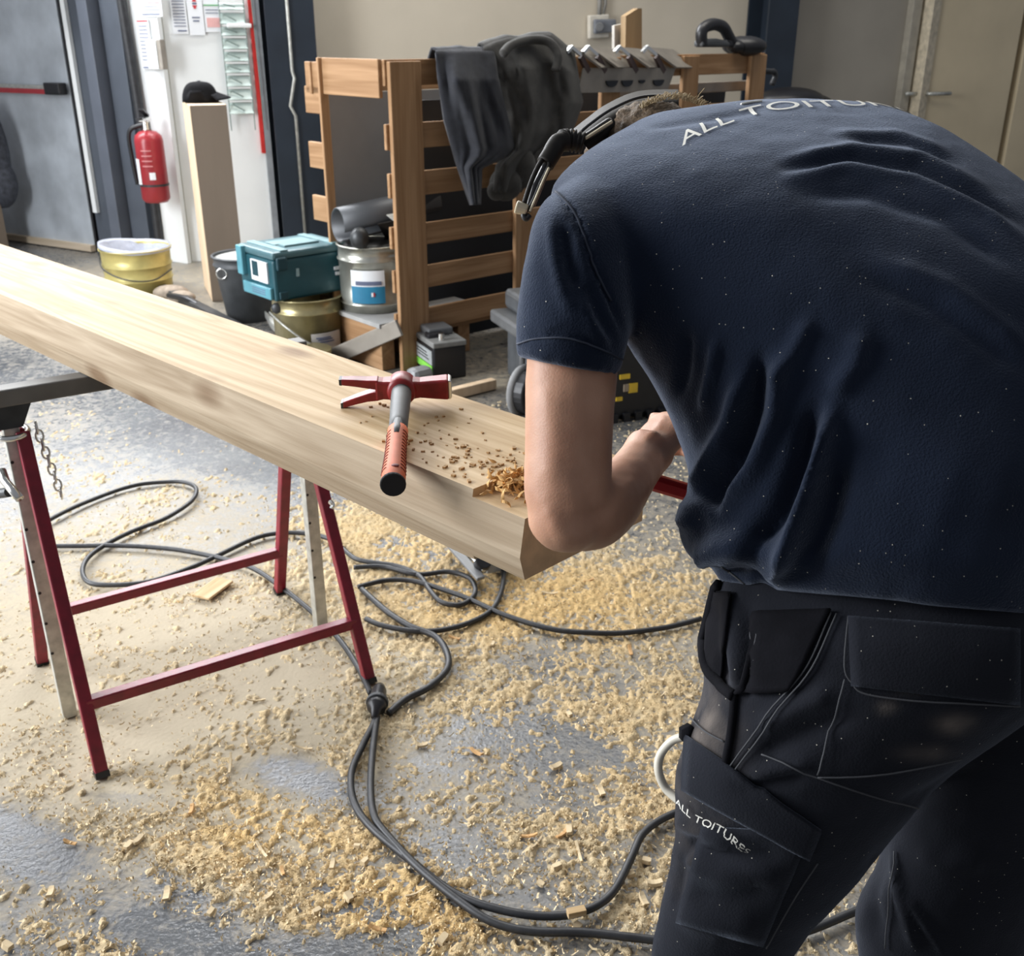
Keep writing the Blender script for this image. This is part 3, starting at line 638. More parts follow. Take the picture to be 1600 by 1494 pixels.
# black handled saw-like tool and bag on the crate top
q0 = cf(1118, 75, .05); bt = thing('power_tool', 'black power tool with loop handle standing on the crate top', 'tool', frame(q0, x=FD))
def kt(u, v, o=.05): return cf(u, v, o)
build('handle', MB().tube(spline([kt(1097, 71), kt(1096, 52), kt(1102, 42), kt(1116, 38), kt(1130, 43), kt(1138, 56), kt(1145, 70)]), .035, 10), BLACKP, bt, smooth=True)
build('body', MB().prism([kt(1097, 74, .02), kt(1146, 74, .02), kt(1141, 64, .02), kt(1122, 60, .02), kt(1098, 62, .02)], LD * .07), GREYP, bt, bevel=.015)
build('battery', MB().prism([kt(1140, 74, .02), kt(1150, 74, .02), kt(1146, 62, .02), kt(1138, 62, .02)], LD * .1), BLACKP, bt, bevel=.01)
bg = MB().ell(kt(1163, 72), (.14, .10, .06)); bg.ell(kt(1150, 73), (.06, .07, .04))
tag(build('cap_bag', bg, BLACKP, smooth=True), 'low rounded black bag beside the power tool on the crate', 'bag')
# wall socket and conduit
p = wb(939, 60, .0); sx = thing('wall_socket', 'white wall socket box with grey cover on beige wall', 'socket', frame(p, x=WB))
def wq(u, v, o): return wb(u, v, o)
build('housing', MB().prism([wq(917, 61, .02), wq(948, 58, .02), wq(948, 22, .02), wq(917, 24, .02)], NBi * .05), mat('ivory_plastic', (.60, .56, .48), .5), sx, bevel=.01)
build('cover', MB().prism([wq(926, 53, .075), wq(960, 50, .075), wq(960, 30, .075), wq(926, 30, .075)], NBi * .04), mat('grey_cover_plastic', (.17, .18, .20), .4), sx, bevel=.012)
build('knob', MB().cyl(wq(937, 42, .11), wq(937, 42, .15), .035, n=16), SILVERP, sx, bevel=.005)
build('cable_pair', MB().tube([wq(936, 24, .05), wq(937, 8, .04), wq(938, -40, .04)], .018, 8).tube([wq(942, 24, .05), wq(946, 6, .04), wq(946, -40, .04)], .012, 8), mat('grey_cable', (.22, .21, .19), .6), sx, smooth=True)
o1 = build('wood_offcut', MB().prism([cf(977, 80, .35), cf(1003, 80, .35), cf(1003, 13, .35), cf(997, 13, .35), cf(978, 25, .35)], LD * .04), mat('offcut_wood', (.30, .20, .10), .7, 0, .2, 8, .1, 60, (1, 1, .1)))
tag(o1, 'upright wooden offcut with a slanted top behind the metal fins', 'board')
tag(build('white_panel', MB().prism([cf(960, 84, .42), cf(978, 84, .42), cf(978, 36, .42), cf(960, 40, .42)], LD * .02), mat('off_white_board', (.50, .47, .42), .7)), 'narrow off-white board between the wall socket and wooden offcut', 'board')
pp_ = MB().tube(spline([cf(1185, 110, .08), cf(1203, 112, .05), cf(1209, 112, .05), cf(1211, 120, .05), cf(1206, 132, .05)]), .018, 8)
tag(build('cable_end', pp_, RUBBER, smooth=True), 'short black cable end poking out at the right end of crate', 'cable')
tag(build('black_sack', MB().ell(wb(1235, 156, .9), (.28, .2, .10)).ell(wb(1262, 160, .9), (.20, .2, .07)), BLACKP, smooth=True), 'low black heap on the floor in front of grey panel wall', 'sack')

# ------------------------------------------------------------------ buckets, boxes, extinguisher
def pail(name, label, u, vb, wpx, hpx, m, group=None, z0=0, taper=.93, ribs=(), wall=.004, M_in=None, lid=None, cat='bucket'):
    b = PZ(u, vb, z0); z = project(b)[2]; r = wpx / 2 * z / FPX
    dz = .01
    while project(b + V((0, 0, dz)))[1] > vb - hpx: dz += .004
    h = dz; t = thing(name, label, cat, frame(b), group)
    prof = [(.001, 0), (r * taper, 0)]
    cuts = sorted(ribs)
    for c_ in cuts:
        rr = r * (taper + (1 - taper) * c_)
        prof += [(rr, h * (c_ - .02)), (rr + .008, h * (c_ - .008)), (rr + .008, h * (c_ + .008)), (rr, h * (c_ + .02))]
    prof += [(r * .985, h * .97), (r + .006, h * .975), (r + .009, h * .99), (r + .004, h), (r - .005, h), (r - .008, h * .97), (r * taper - .008, .012), (.001, .012)]
    M = frame(b)
    build('body', MB(M).lathe(prof, 40), m, t, smooth=True)
    return t, b, r, h
t, b, r, h = pail('bucket', 'open yellow tin bucket with clear plastic bag by the white wall', 220, 452, 104, 66, YELLOWTIN, ribs=(.3, .62))
M = frame(b)
bagm = MB(M)
rs = []
for i in range(9):
    row = []
    for k in range(28):
        a = 2 * math.pi * k / 28; n = fbm(np.array([[math.cos(a) * 2, math.sin(a) * 2, i * .3]]), 3, 4)[0]
        lift = (1 if math.cos(a - 3.4) > 0 else .15) * max(0, math.cos(a - 3.4))
        rr = r * (.2 + .80 * min(i / 6, 1)) if i < 7 else r * (1.01 + .015 * (i - 7)); zz = h * (.30 + .66 * min(i / 6, 1) ** 2) + (n - .5) * .05 + lift * .05 * (i / 6)
        if i >= 7: zz = h + .012 + lift * .03 - .03 * (i - 7)
        row.append(V((rr * math.cos(a) * .97 if i < 7 else rr * math.cos(a), rr * math.sin(a) * .97 if i < 7 else rr * math.sin(a), zz)))
    rs.append(row)
bagm.rings(rs, False)
build('plastic_bag_liner', bagm, PLASTICBAG, t, smooth=True)
build('wire_handle', MB(M).tube(spline([V((-r - .005, -.02, h * .86)), V((-r * .72, -r * .82, h * .62)), V((0, -r - .03, h * .42)), V((r * .7, -r * .85, h * .36)), V((r + .01, -.02, h * .5))]), .005, 6), DARKSTEEL, t, smooth=True)
build('handle_ear', MB(M).ell((-r - .006, -.02, h * .86), (.014, .02, .03)), DARKSTEEL, t)
build('bag_print', MB(M).ell((-.02, r * .35, h * .62), (.05, .02, .05)), mat('blue_print', (.08, .12, .5), .5), t)

t, b, r, h = pail('bucket', 'dark grey plastic bucket behind the teal tool case', 392, 497, 96, 100, GREYP, taper=.72, ribs=(.86,))
M = frame(b); r2 = r
build('contents', MB(M).lathe([(.001, h * .9), (r * .93, h * .9), (r * .93, h * .96), (r * .6, h * 1.0), (.001, h * 1.01)], 32), mat('pale_powder', (.36, .36, .34), .9), t, smooth=True)
build('handle_ring', MB(M).tube([V((-r * .55 + .03 * math.cos(a), -r * .85, h * .78 + .03 * math.sin(a))) for a in np.linspace(0, 2 * math.pi, 14)[:-1]], .005, 6, closed=True), CHROME, t, smooth=True)

t, bpl, rp, hp_ = pail('tin_pail', 'dull gold tin pail under the teal tool case', 487, 553, 108, 94, BRASSTIN, taper=.97, ribs=(.78,), cat='pail')
M = frame(bpl)
def labelpatch(name, M, r, a0, a1, z0, z1, m, par, n=12):
    mb = MB(M); rs = []
    for k in range(n + 1):
        a = a0 + (a1 - a0) * k / n; c, s_ = math.cos(a), math.sin(a)
        rs.append([V((r * c, r * s_, z0)), V((r * c, r * s_, z1)), V(((r + .003) * c, (r + .003) * s_, z1)), V(((r + .003) * c, (r + .003) * s_, z0))])
    mb.rings(rs, True); return build(name, mb, m, par)
labelpatch('paper_label', M, rp + .003, -1.35, -.45, hp_ * .05, hp_ * .48, mat('grey_paper', (.46, .44, .42), .7), t)
for k, (z_, a) in enumerate(((.40, -1.0), (.37, -.95), (.33, -.9))): labelpatch('printed_line', M, rp + .006, a - .22, a + .2, hp_ * z_, hp_ * (z_ + .02), INK, t, 5)
build('wire_handle', MB(M).tube(spline([V((-rp - .004, -.06, hp_ * .74)), V((-rp * .45, -rp - .015, hp_ * .62)), V((rp * .3, -rp - .02, hp_ * .32)), V((rp * .85, -rp * .62, hp_ * .22))]), .006, 6), GALV, t, smooth=True)
build('handle_ear', MB(M).ell((-rp * .72, -rp * .72, hp_ * .86), (.03, .02, .03)), DARKSTEEL, t)

t, b, r, h = pail('tin_can', 'large silver tin with blue and white label by the crate post', 585, 478, 102, 100, TIN, z0=.262, taper=.98, ribs=(.12, .78), cat='can')
M = frame(b)
labelpatch('white_label', M, r + .003, -2.1, -1.1, h * .42, h * .66, PAPER, t)
labelpatch('blue_label', M, r + .003, -2.1, -1.1, h * .16, h * .42, BLUELAB, t)
labelpatch('printed_line', M, r + .006, -1.95, -1.2, h * .44, h * .50, INK, t)
for k, m in enumerate((BLUELAB, PAPER, EXTRED)): labelpatch('flag_mark', M, r + .006, -1.55 + .05 * k, -1.50 + .05 * k, h * .27, h * .33, m, t, 3)
build('dark_contents', MB(M).lathe([(.001, h * .93), (r * .95, h * .93), (r * .7, h * 1.02), (.001, h * 1.04)], 24), DARKSTEEL, t, smooth=True)
can_top = b + V((0, 0, h))

# teal tool case on the gold pail
zc = hp_ + .004
c0 = PZ(384 + 48, 473, zc)                      # front lower corner nearest the camera
cx_ = (PZ(548, 452, zc) - c0); cx_.z = 0; Lx = cx_.length * 1.0; ux = cx_.normalized()
cy_ = (PZ(386, 452, zc) - c0); cy_.z = 0; uy = V((-ux.y, ux.x, 0)); Ly = max(.22, cy_.length * .95)
hz = .01
while project(c0 + V((0, 0, hz)))[1] > 396: hz += .004
M = frame(c0, x=ux)
tc_ = thing('tool_case', 'teal stackable tool case with dark latches on top of the gold pail', 'tool case', M)
B = lambda: MB(M)
build('body', B().box((Lx / 2, Ly / 2, hz * .42), (Lx, Ly, hz * .84)), TEAL, tc_, bevel=.014)
build('lid', B().box((Lx / 2, Ly / 2, hz * .92), (Lx * 1.01, Ly * 1.02, hz * .16)), mat('light_teal_plastic', (.07, .15, .17), .4, 0, .1, 10), tc_, bevel=.014)
for x in (.16, .84):
    build('lid_rib', B().box((Lx * x, Ly / 2, hz * 1.01), (Lx * .10, Ly * .98, hz * .03)), mat('dusty_teal', (.18, .30, .32), .5), tc_, bevel=.006)
build('carry_handle', B().box((Lx * .5, Ly * .32, hz * 1.02), (Lx * .46, Ly * .16, hz * .045)).box((Lx * .5, Ly * .62, hz * 1.01), (Lx * .50, Ly * .3, hz * .02)), bpy.data.materials['dusty_teal'], tc_, bevel=.006)
for x in (.10, .91):
    build('latch', B().box((Lx * x, -.008, hz * .76), (Lx * .14, .022, hz * .27)), TEALD, tc_, bevel=.01)
    build('lower_clip', B().box((Lx * x, -.003, hz * .12), (Lx * .11, .014, hz * .16)), TEALD, tc_, bevel=.006)
build('side_latch', B().box((-.012, Ly * .86, hz * .70), (.03, Ly * .16, hz * .60)).box((-.010, Ly * .45, hz * .16), (.02, Ly * .8, hz * .24)), mat('pale_teal_plastic', (.10, .30, .36), .4), tc_, bevel=.006)
build('side_label', B().box((-.004, Ly * .38, hz * .56), (.012, Ly * .46, hz * .42)), PAPER, tc_)
build('side_label_picture', B().box((-.011, Ly * .48, hz * .60), (.004, Ly * .16, hz * .30)), TEALD, tc_)
build('side_label', B().box((-.004, Ly * .38, hz * .17), (.030, Ly * .46, hz * .20)), PAPER, tc_)
for k in range(3): build('printed_line', B().box((-.020, Ly * .38, hz * (.12 + .045 * k)), (.004, Ly * .38, hz * .015)), INK, tc_)
for k, w_ in enumerate((.20, .17)): build('front_label', B().box((Lx * .885, -.004, hz * (.50 - .11 * k)), (Lx * w_, .012, hz * .065)), PAPER, tc_)
build('front_mark', B().box((Lx * .30, -.002, hz * .54), (Lx * .035, .008, hz * .16)), mat('pale_mark', (.35, .5, .52), .5), tc_)

# extinguisher hung in front of the white return
p = wl(238, 262, .22); ex = None
zb_ = wl(243, 316, .22).z; zt_ = wl(236, 204, .22).z; M = frame(V((p.x, p.y, zb_)))
ex = thing('fire_extinguisher', 'red fire extinguisher hanging by the white wall strip', 'extinguisher', M)
hh = zt_ - zb_; re = 21.5 * project(p)[2] / FPX
build('cylinder', MB(M).lathe([(.001, 0), (re * .8, .004), (re, .03), (re, hh * .86), (re * .92, hh * .93), (re * .6, hh * .985), (re * .3, hh), (.001, hh)], 28), EXTRED, ex, smooth=True)
build('band', MB(M).lathe([(re + .001, hh * .24), (re + .004, hh * .24), (re + .004, hh * .27), (re + .001, hh * .27)], 28), DARKSTEEL, ex)
labelpatch('white_label', M, re + .002, -2.75, -2.2, hh * .27, hh * .62, PAPER, ex); labelpatch('round_badge', M, re + .002, -1.5, -1.1, hh * .34, hh * .44, PAPER, ex)
for k in range(4): labelpatch('printed_line', M, re + .003, -1.9 + .0, -1.2, hh * (.52 + .07 * k), hh * (.535 + .07 * k), mat('pale_red_print', (.62, .25, .25), .5) if k == 0 else bpy.data.materials['pale_red_print'], ex, 6)
build('valve', MB(M).cyl((0, 0, hh), (0, 0, hh + .06), .035, .03).box((0, -.02, hh + .075), (.05, .12, .025)), CHROME, ex, bevel=.004)
build('lever', MB(M).bar((0, .03, hh + .10), (.02, -.14, hh + .15), .035, .012).bar((0, .03, hh + .09), (-.02, -.12, hh + .08), .03, .012), BLACKP, ex)
build('hose', MB(M).tube(spline([V((-.02, 0, hh + .04)), V((-re - .03, 0, hh * .98)), V((-re - .04, .01, hh * .6)), V((-re - .03, .02, hh * .25))]), .016, 8), BLACKP, ex, smooth=True)
build('bracket', MB(M).box((0, re + .015, hh * .6), (.06, .04, .05)), DARKSTEEL, ex)

# standing timber with cap on top
g0 = G(332, 472); ux = V((.93, .36, 0)).normalized(); uy = V((-ux.y, ux.x, 0))
wd_ = None
s_ = .05
while project(g0 + ux * s_)[0] < 385: s_ += .005
wd_ = s_; hpst = .3
while project(g0 + V((0, 0, hpst)))[1] > 166: hpst += .01
dep = .1
while project(g0 + uy * dep)[0] > 310 and dep < .5: dep += .01
M = frame(g0, x=ux)
# top of the photograph is wider than its foot: the block flares slightly towards the camera as perspective grows
ps = thing('timber_post', 'tall square timber block standing on end with a cap on top', 'post', M)
mbp = MB(M).box((wd_ / 2, dep / 2 + .006, hpst / 2), (wd_, dep, hpst))
build('body', mbp, POSTWOOD, ps, bevel=.004)
build('brown_face', MB(M).box((wd_ / 2, .002, hpst / 2), (wd_ - .004, .012, hpst - .006)), BOARDFACE, ps)
ctop = V((wd_ * .42, dep * .5, hpst + .004))
cp = thing('cap', 'black peaked cap lying on top of the timber block', 'cap', M @ MX.Translation(ctop))
rc = wd_ * .44; MATTEB = mat('matte_black_cloth', (.010, .010, .011), .95, 0, .2, 20, spec=.1)
dome = MB(M); rs = []
for i in range(9):
    a = i / 8 * 1.5; row = []
    for k in range(28):
        b_ = 2 * math.pi * k / 28; rr = rc * math.cos(a) ** .6 * (1 + .05 * math.cos(2 * b_))
        zz = rc * 1.25 * math.sin(a)
        if i < 2 and abs(math.atan2(math.sin(b_ + 1.9), math.cos(b_ + 1.9))) < .45: zz += .05
        row.append(ctop + V((rr * math.cos(b_) * 1.1, rr * math.sin(b_), zz)))
    rs.append(row)
dome.rings(rs, True); build('crown', dome, MATTEB, cp, smooth=True)
br = MB(M); rs = []
for i in range(6):
    t_ = i / 5; row = []
    for k in range(13):
        a = (k / 12 - .5) * 2.0; rr = rc * (1.0 + .75 * t_ * math.cos(a * .8))
        row.append(ctop + V((rr * math.cos(a) * 1.1, rr * math.sin(a) - .01, .035 - .03 * t_ - .03 * (a * a) * .4 + .02)))
    rs.append(row)
br.add([p for r_ in rs for p in r_], [(i * 13 + k, i * 13 + k + 1, (i + 1) * 13 + k + 1, (i + 1) * 13 + k) for i in range(5) for k in range(12)])
build('peak', br, MATTEB, cp, smooth=True, solid=.006)
build('button', MB(M).ell(ctop + V((0, 0, rc * 1.25)), (.012, .012, .008)), BLACKP, cp)

# dark sheet-metal pieces lying across the silver tin
DARKSHEETM = mat('dark_painted_sheet', (.07, .074, .08), .45, .3, .12, 5)
sp = thing('sheet_metal_roll', 'dark grey rolled sheet metal lying across the silver tin', 'pipe', frame(can_top))
za = can_top.z + .10
pa = cf(526, 355, -.02); pa = PZ(528, 352, za); pb_ = PZ(640, 326, za + .05)
ax = (pb_ - pa).normalized(); up = V((0, 0, 1)); sd_ = ax.cross(up).normalized(); rr = .085
roll = MB(); rs = []
for q in (pa, pa + ax * .3, pb_ + ax * .15):
    rs.append([q + sd_ * (rr * math.cos(a)) + up * (rr * math.sin(a)) for a in np.linspace(-.3, 5.4, 22)])
roll.add([p for r_ in rs for p in r_], [(i * 22 + k, i * 22 + k + 1, (i + 1) * 22 + k + 1, (i + 1) * 22 + k) for i in range(2) for k in range(21)])
build('rolled_sheet', roll, DARKSHEETM, sp, smooth=True, solid=.006)
s2 = thing('sheet_offcut', 'folded dark sheet metal offcut beside the roll on the tin', 'offcut', frame(can_top + V((.1, 0, .0))))
fo = MB(); fo.add([PZ(590, 350, za + .02), PZ(628, 342, za + .02), PZ(632, 372, za - .10), PZ(602, 372, za - .10)], [(0, 1, 2, 3)])
build('flat_face', fo, DARKSTEEL, s2, solid=.006)
build('bright_edge', MB().add([PZ(604, 336, za + .07), PZ(626, 332, za + .07), PZ(628, 344, za + .05), PZ(618, 347, za + .05)], [(0, 1, 2, 3)]), GALV, s2, solid=.004)
tag(build('iron_ball', MB().ell(PZ(562, 372, can_top.z + .05), (.05, .05, .055)).cyl(PZ(562, 372, can_top.z + .05), can_top + V((-.08, -.05, .0)), .03), DARKSTEEL, smooth=True), 'small dark round metal piece on the rim of silver tin', 'fitting')

tag(build('deck_plate', MB().prism([kp(-.06, .235, .06), kp(.60, .235, .06), kp(.60, .235, lb - .04), kp(-.06, .235, lb - .04)], V((0, 0, .022))), mat('pale_plate', (.40, .40, .39), .55, 0, .2, 6, .1, 60)), 'pale grey plate on the crate floor carrying the silver tin', 'plate')
for k in range(3): stick('deck_board', ('left', 'middle', 'right')[k] + ' brown bearer under the pale crate floor plate', 'board', kp(.0 + .25 * k, .117, .08), kp(.0 + .25 * k, .117, lb - .06), .08, .23, CRATEX)
# car battery
g0 = G(679, 596); ux = V((.90, .43, 0)).normalized(); M = frame(g0, x=ux)
bl = .05
while project(g0 + ux * bl)[0] < 728: bl += .005
uy = V((-ux.y, ux.x, 0)); bw = .05
while project(g0 + uy * bw)[0] > 643 and bw < .4: bw += .005
bh = .05
while project(g0 + V((0, 0, bh)))[1] > 545: bh += .004
bw = min(bw, .30)
ba = thing('car_battery', 'black car battery with grey top and green striped label by the crate', 'battery', M)
build('case', MB(M).box((bl / 2, bw / 2, bh / 2), (bl, bw, bh)), BLACKP, ba, bevel=.008)
build('top', MB(M).box((bl / 2, bw / 2, bh + .012), (bl * 1.04, bw * 1.03, .028)), mat('dusty_grey_plastic', (.20, .20, .19), .6, 0, .2, 20), ba, bevel=.006)
build('cap_strip', MB(M).box((bl * .52, bw * .62, bh + .045), (bl * .78, bw * .42, .04)), SILVERP, ba, bevel=.01)
build('carry_strap', MB(M).box((bl * .30, bw * .40, bh + .035), (bl * .5, bw * .2, .03)), BLACKP, ba, bevel=.008)
build('terminal', MB(M).cyl((bl * .35, bw * .15, bh + .02), (bl * .35, bw * .15, bh + .06), .018, .015), CHROME, ba)
build('side_label', MB(M).box((-.001, bw * .5, bh * .66), (.006, bw * .86, bh * .42)), mat('grey_label', (.38, .40, .40), .4), ba)
build('green_stripe', MB(M).box((-.001, bw * .5, bh * .32), (.007, bw * .86, bh * .20)), GREENLAB, ba)
for k in range(3): build('printed_line', MB(M).box((-.004, bw * (.45 + .05 * k), bh * (.58 + .09 * k)), (.004, bw * .5, bh * .03)), DARKSTEEL, ba)

# wheeled tool chest
g0 = G(836, 640); ux = V((.93, .37, 0)).normalized(); M = frame(g0, x=ux); uy = V((-ux.y, ux.x, 0))
tw = .62; th_ = .05
while project(g0 + V((0, 0, th_)))[1] > 478: th_ += .005
tdp = .38
tb = thing('wheeled_tool_chest', 'grey and black wheeled tool chest half hidden behind the man', 'tool chest', M)
W_ = lambda: MB(M)
x0 = .0
build('bin', W_().box((x0 + tw / 2, tdp / 2, th_ * .42), (tw, tdp * .9, th_ * .58)), GREYP, tb, bevel=.015)
build('rim', W_().box((x0 + tw / 2 - .03, tdp / 2, th_ * .74), (tw + .10, tdp, th_ * .12)), SILVERP, tb, bevel=.012)
build('lid', W_().box((x0 + tw / 2, tdp / 2, th_ * .90), (tw + .02, tdp * .95, th_ * .18)), GREYP, tb, bevel=.02)
for k in range(3): build('lid_rib', W_().box((x0 + .04 + .2 * k, tdp / 2, th_ * .965), (.10, tdp * .8, th_ * .08)), SILVERP, tb, bevel=.01)
build('side_handle', W_().tube([(x0 - .02, tdp * .1, th_ * .62), (x0 - .05, tdp * .1, th_ * .5), (x0 - .05, tdp * .1, th_ * .42), (x0 - .0, tdp * .1, th_ * .34)], .016, 8), SILVERP, tb, smooth=True)
for k in range(3): build('bin_rib', W_().box((x0 + .06 + .14 * k, tdp * .04, th_ * .42), (.035, .03, th_ * .5)), SILVERP, tb, bevel=.006)
wc = V((x0 - .06, -.02, th_ * .21)); wr = th_ * .21
build('wheel', W_().cyl(wc + V((.03, -.04, 0)), wc + V((-.02, .03, 0)), wr, n=28), BLACKP, tb, bevel=.008)
build('tyre', W_().tube([wc + V((-.008 + wr * .8 * math.cos(a), .015 + wr * .58 * math.cos(a), wr * math.sin(a))) for a in np.linspace(0, 2 * math.pi, 28)[:-1]], .018, 8, closed=True), mat('dusty_tyre', (.24, .24, .24), .8), tb, smooth=True)
# yellow-labelled black case
g0 = G(966, 660); ux = V((.93, .36, 0)).normalized(); M = frame(g0, x=ux)
yc = thing('tool_case', 'black plastic case with yellow warning labels behind the forearm', 'tool case', M)
build('body', MB(M).box((.18, .15, .21), (.50, .28, .40)), BLACKP, yc, bevel=.02)
for k in range(7): build('foot_ridge', MB(M).box((-.02 + .06 * k, .0, .02), (.03, .02, .04)), BLACKP, yc)
zz = lambda u, v: (PP(u, v, g0 + V((-ux.y, ux.x, 0)) * .008, V((-ux.y, ux.x, 0))) - g0)
def ylab(u0, u1, v0, v1, m, name):
    a = zz(u0, v1); b_ = zz(u1, v0); xa, xb = a.dot(ux), b_.dot(ux)
    build(name, MB(M).box(((xa + xb) / 2, .007, (a.z + b_.z) / 2), (abs(xb - xa), .008, abs(b_.z - a.z))), m, yc)
ylab(968, 984, 584, 593, YELLOWLAB, 'yellow_mark'); ylab(982, 996, 598, 614, YELLOWLAB, 'yellow_label'); ylab(974, 982, 600, 612, mat('tan_label', (.35, .28, .2), .6), 'tan_label'); ylab(962, 972, 620, 627, YELLOWLAB, 'yellow_triangle')

# floor litter around the crate foot
stick('metal_profile', 'flat grey metal profile leaning from the floor to the crate post', 'profile', G(520, 566) + V((0, 0, .03)), cf(624, 512, -.04), .02, .085, ZINC)
stick('wood_batten', 'pale wooden batten on the floor leading to the chest wheel', 'batten', G(700, 626) + V((0, 0, .03)), G(772, 608) + V((0, 0, .03)), .045, .05, POSTWOOD)
stick('wood_batten', 'short pale batten lying right of the chest wheel', 'batten', G(800, 628) + V((0, 0, .02)), G(850, 650) + V((0, 0, .02)), .03, .03, POSTWOOD)
stick('wood_block', 'brown wooden foot block under the crate corner post', 'block', kp(-.03, .20, .0), kp(-.03, .36, .0), .09, .09, CRATE)
stick('wood_block', 'short brown stub standing on the floor before the battery', 'block', G(628, 586) + V((0, 0, .0)), G(628, 586) + V((0, 0, .2)), .085, .07, CRATE)
stick('wood_offcut', 'brown wooden offcut on the floor right of the gold pail', 'offcut', G(536, 528) + V((0, 0, .03)), G(578, 540) + V((0, 0, .03)), .07, .05, CRATEX)
stick('wood_offcut', 'dark brown offcut lying behind the leaning metal profile', 'offcut', G(545, 512) + V((0, 0, .02)), G(600, 508) + V((0, 0, .02)), .06, .04, mat('dark_wood', (.07, .045, .03), .7))
stick('spirit_level', 'long dark bar on the floor in front of the timber block', 'bar', G(250, 455) + V((0, 0, .03)), G(400, 535) + V((0, 0, .03)), .06, .05, DARKSTEEL)
rg = thing('rag_bundle', 'tan wrapped bundle on the floor right of yellow bucket', 'bundle', frame(G(268, 466)))
build('bundle', MB().ell(G(268, 464) + V((0, 0, .03)), (.12, .07, .05)).ell(G(285, 472) + V((0, 0, .03)), (.09, .06, .045)), mat('tan_cloth', (.33, .27, .21), .8, 0, .3, 30), rg, smooth=True)
build('strap', MB().tube(spline([G(270, 470) + V((0, -.06, .05)), G(295, 480) + V((0, -.03, .06)), G(320, 488) + V((0, 0, .02))]), .02, 8), BLACKP, rg, smooth=True)
pk = MB(); pk.prism([G(412, 498) + V((0, 0, .02)), G(444, 528) + V((0, 0, .02)), G(450, 545) + V((0, 0, .02)), G(424, 520) + V((0, 0, .02))], V((0, 0, .05)))
tag(build('metal_offcut', pk, GALV, bevel=.01), 'bent grey metal piece at the foot of the gold pail', 'offcut')
cp2 = thing('paint_tin', 'gold tin with flat lid low in front of the gold pail', 'tin', frame(G(484, 580)))
build('lid', MB(frame(G(484, 580))).lathe([(.001, 0), (.11, 0), (.115, .10), (.12, .10), (.12, .12), (.001, .12)], 28), BRASSTIN, cp2, smooth=False)
stick('grey_cylinder', 'dark grey cylinder lying behind the hammer near the battery', 'cylinder', G(640, 606) + V((0, 0, .05)), G(672, 598) + V((0, 0, .05)), .09, .09, LEAD, .03)
# dark bundle at the far left edge
lf = thing('brown_box', 'brown board box corner at the left edge by the grey door', 'box', frame(wl(0, 395, .45)))
p = wl(15, 388, .35); p.z = 0
build('board', MB().prism([p, p + WL * .6, p + WL * .6 + V((0, 0, .42)), p + V((0, 0, .42))], NLi * .08), BOARDFACE, lf, bevel=.005)
dk = MB(); q = wl(2, 280, .30); dk.ell(V((q.x - .06, q.y, .75)), (.16, .1, .42)); dk.ell(V((q.x - .02, q.y, .52)), (.14, .1, .2))
tag(build('dark_sack', dk, mat('dusty_black_cloth', (.045, .05, .065), .7, 0, .5, 30, .5, 60), smooth=True), 'dusty black sack hanging at the left edge by the door', 'sack')

# ------------------------------------------------------------------ trestle
TA, TB, TC, TD = G(160, 1214), G(578, 1068), G(66, 1036), G(437, 926)
TL = (TA + TC) / 2; TR = (TB + TD) / 2; TX_ = (TR - TL).normalized(); TY = V((-TX_.y, TX_.x, 0))
tr = thing('trestle', 'red steel trestle with grey posts under the timber beam', 'trestle', frame((TL + TR) / 2, x=TX_))
ZH = .78
def legtop(side, fr): return (TL if side < 0 else TR) + V((0, 0, ZH)) + TX_ * (.02 * -side) + TY * (-.022 if fr else .022)
tops = {(-1, 1): legtop(-1, 1), (1, 1): legtop(1, 1), (-1, 0): legtop(-1, 0), (1, 0): legtop(1, 0)}
feet = {(-1, 1): TA, (1, 1): TB, (-1, 0): TC, (1, 0): TD}
for k in tops:
    build('leg', MB().bar(feet[k], tops[k], .030, .030, TY), RED, tr, bevel=.004)
    build('foot_cap', MB().bar(feet[k] + V((0, 0, .001)), feet[k] + (tops[k] - feet[k]) * .02, .032, .032, TY), BLACKP, tr)
def onleg(k, v):
    t = min(np.linspace(0, 1, 400), key=lambda t: abs(project(feet[k] + (tops[k] - feet[k]) * t)[1] - v)); return feet[k] + (tops[k] - feet[k]) * t
z1 = onleg((-1, 1), 1100); z2 = onleg((1, 1), 972)
build('rail', MB().bar(z1, z2, .028, .028), RED, tr, bevel=.003)
z2 = onleg((1, 0), 862); zz_ = z2.z; t = zz_ / ZH; z1 = feet[(-1, 0)] + (tops[(-1, 0)] - feet[(-1, 0)]) * t
build('rail', MB().bar(z1, z2, .028, .028), RED, tr, bevel=.003)
for s, F in ((-1, TL), (1, TR)):
    o = build('post', MB().bar(F + V((0, 0, .002)), F + V((0, 0, .845)), .034, .034, TX_), GALV, tr, bevel=.003)
    for k in range(7): build('post_hole', MB().cyl(F + V((0, 0, .2 + .085 * k)) - TY * .0175 - TX_ * .012, F + V((0, 0, .2 + .085 * k)) - TY * .018 - TX_ * .012, .004, n=8), BLACKP, o)
build('top_bar', MB().bar(TL - TX_ * .22 + V((0, 0, .862)), TR + TX_ * .02 + V((0, 0, .862)), .05, .04), mat('dusty_dark_steel', (.15, .145, .135), .6, .3, .2, 12), tr, bevel=.004)
build('bracket', MB().prism([TL - TX_ * .05 + V((0, 0, .842)) - TY * .02, TL + TX_ * .05 + V((0, 0, .842)) - TY * .02, TL + TX_ * .025 + V((0, 0, .79)) - TY * .02, TL - TX_ * .025 + V((0, 0, .79)) - TY * .02], TY * .04), DARKSTEEL, tr)
ph = TL + V((0, 0, .775))
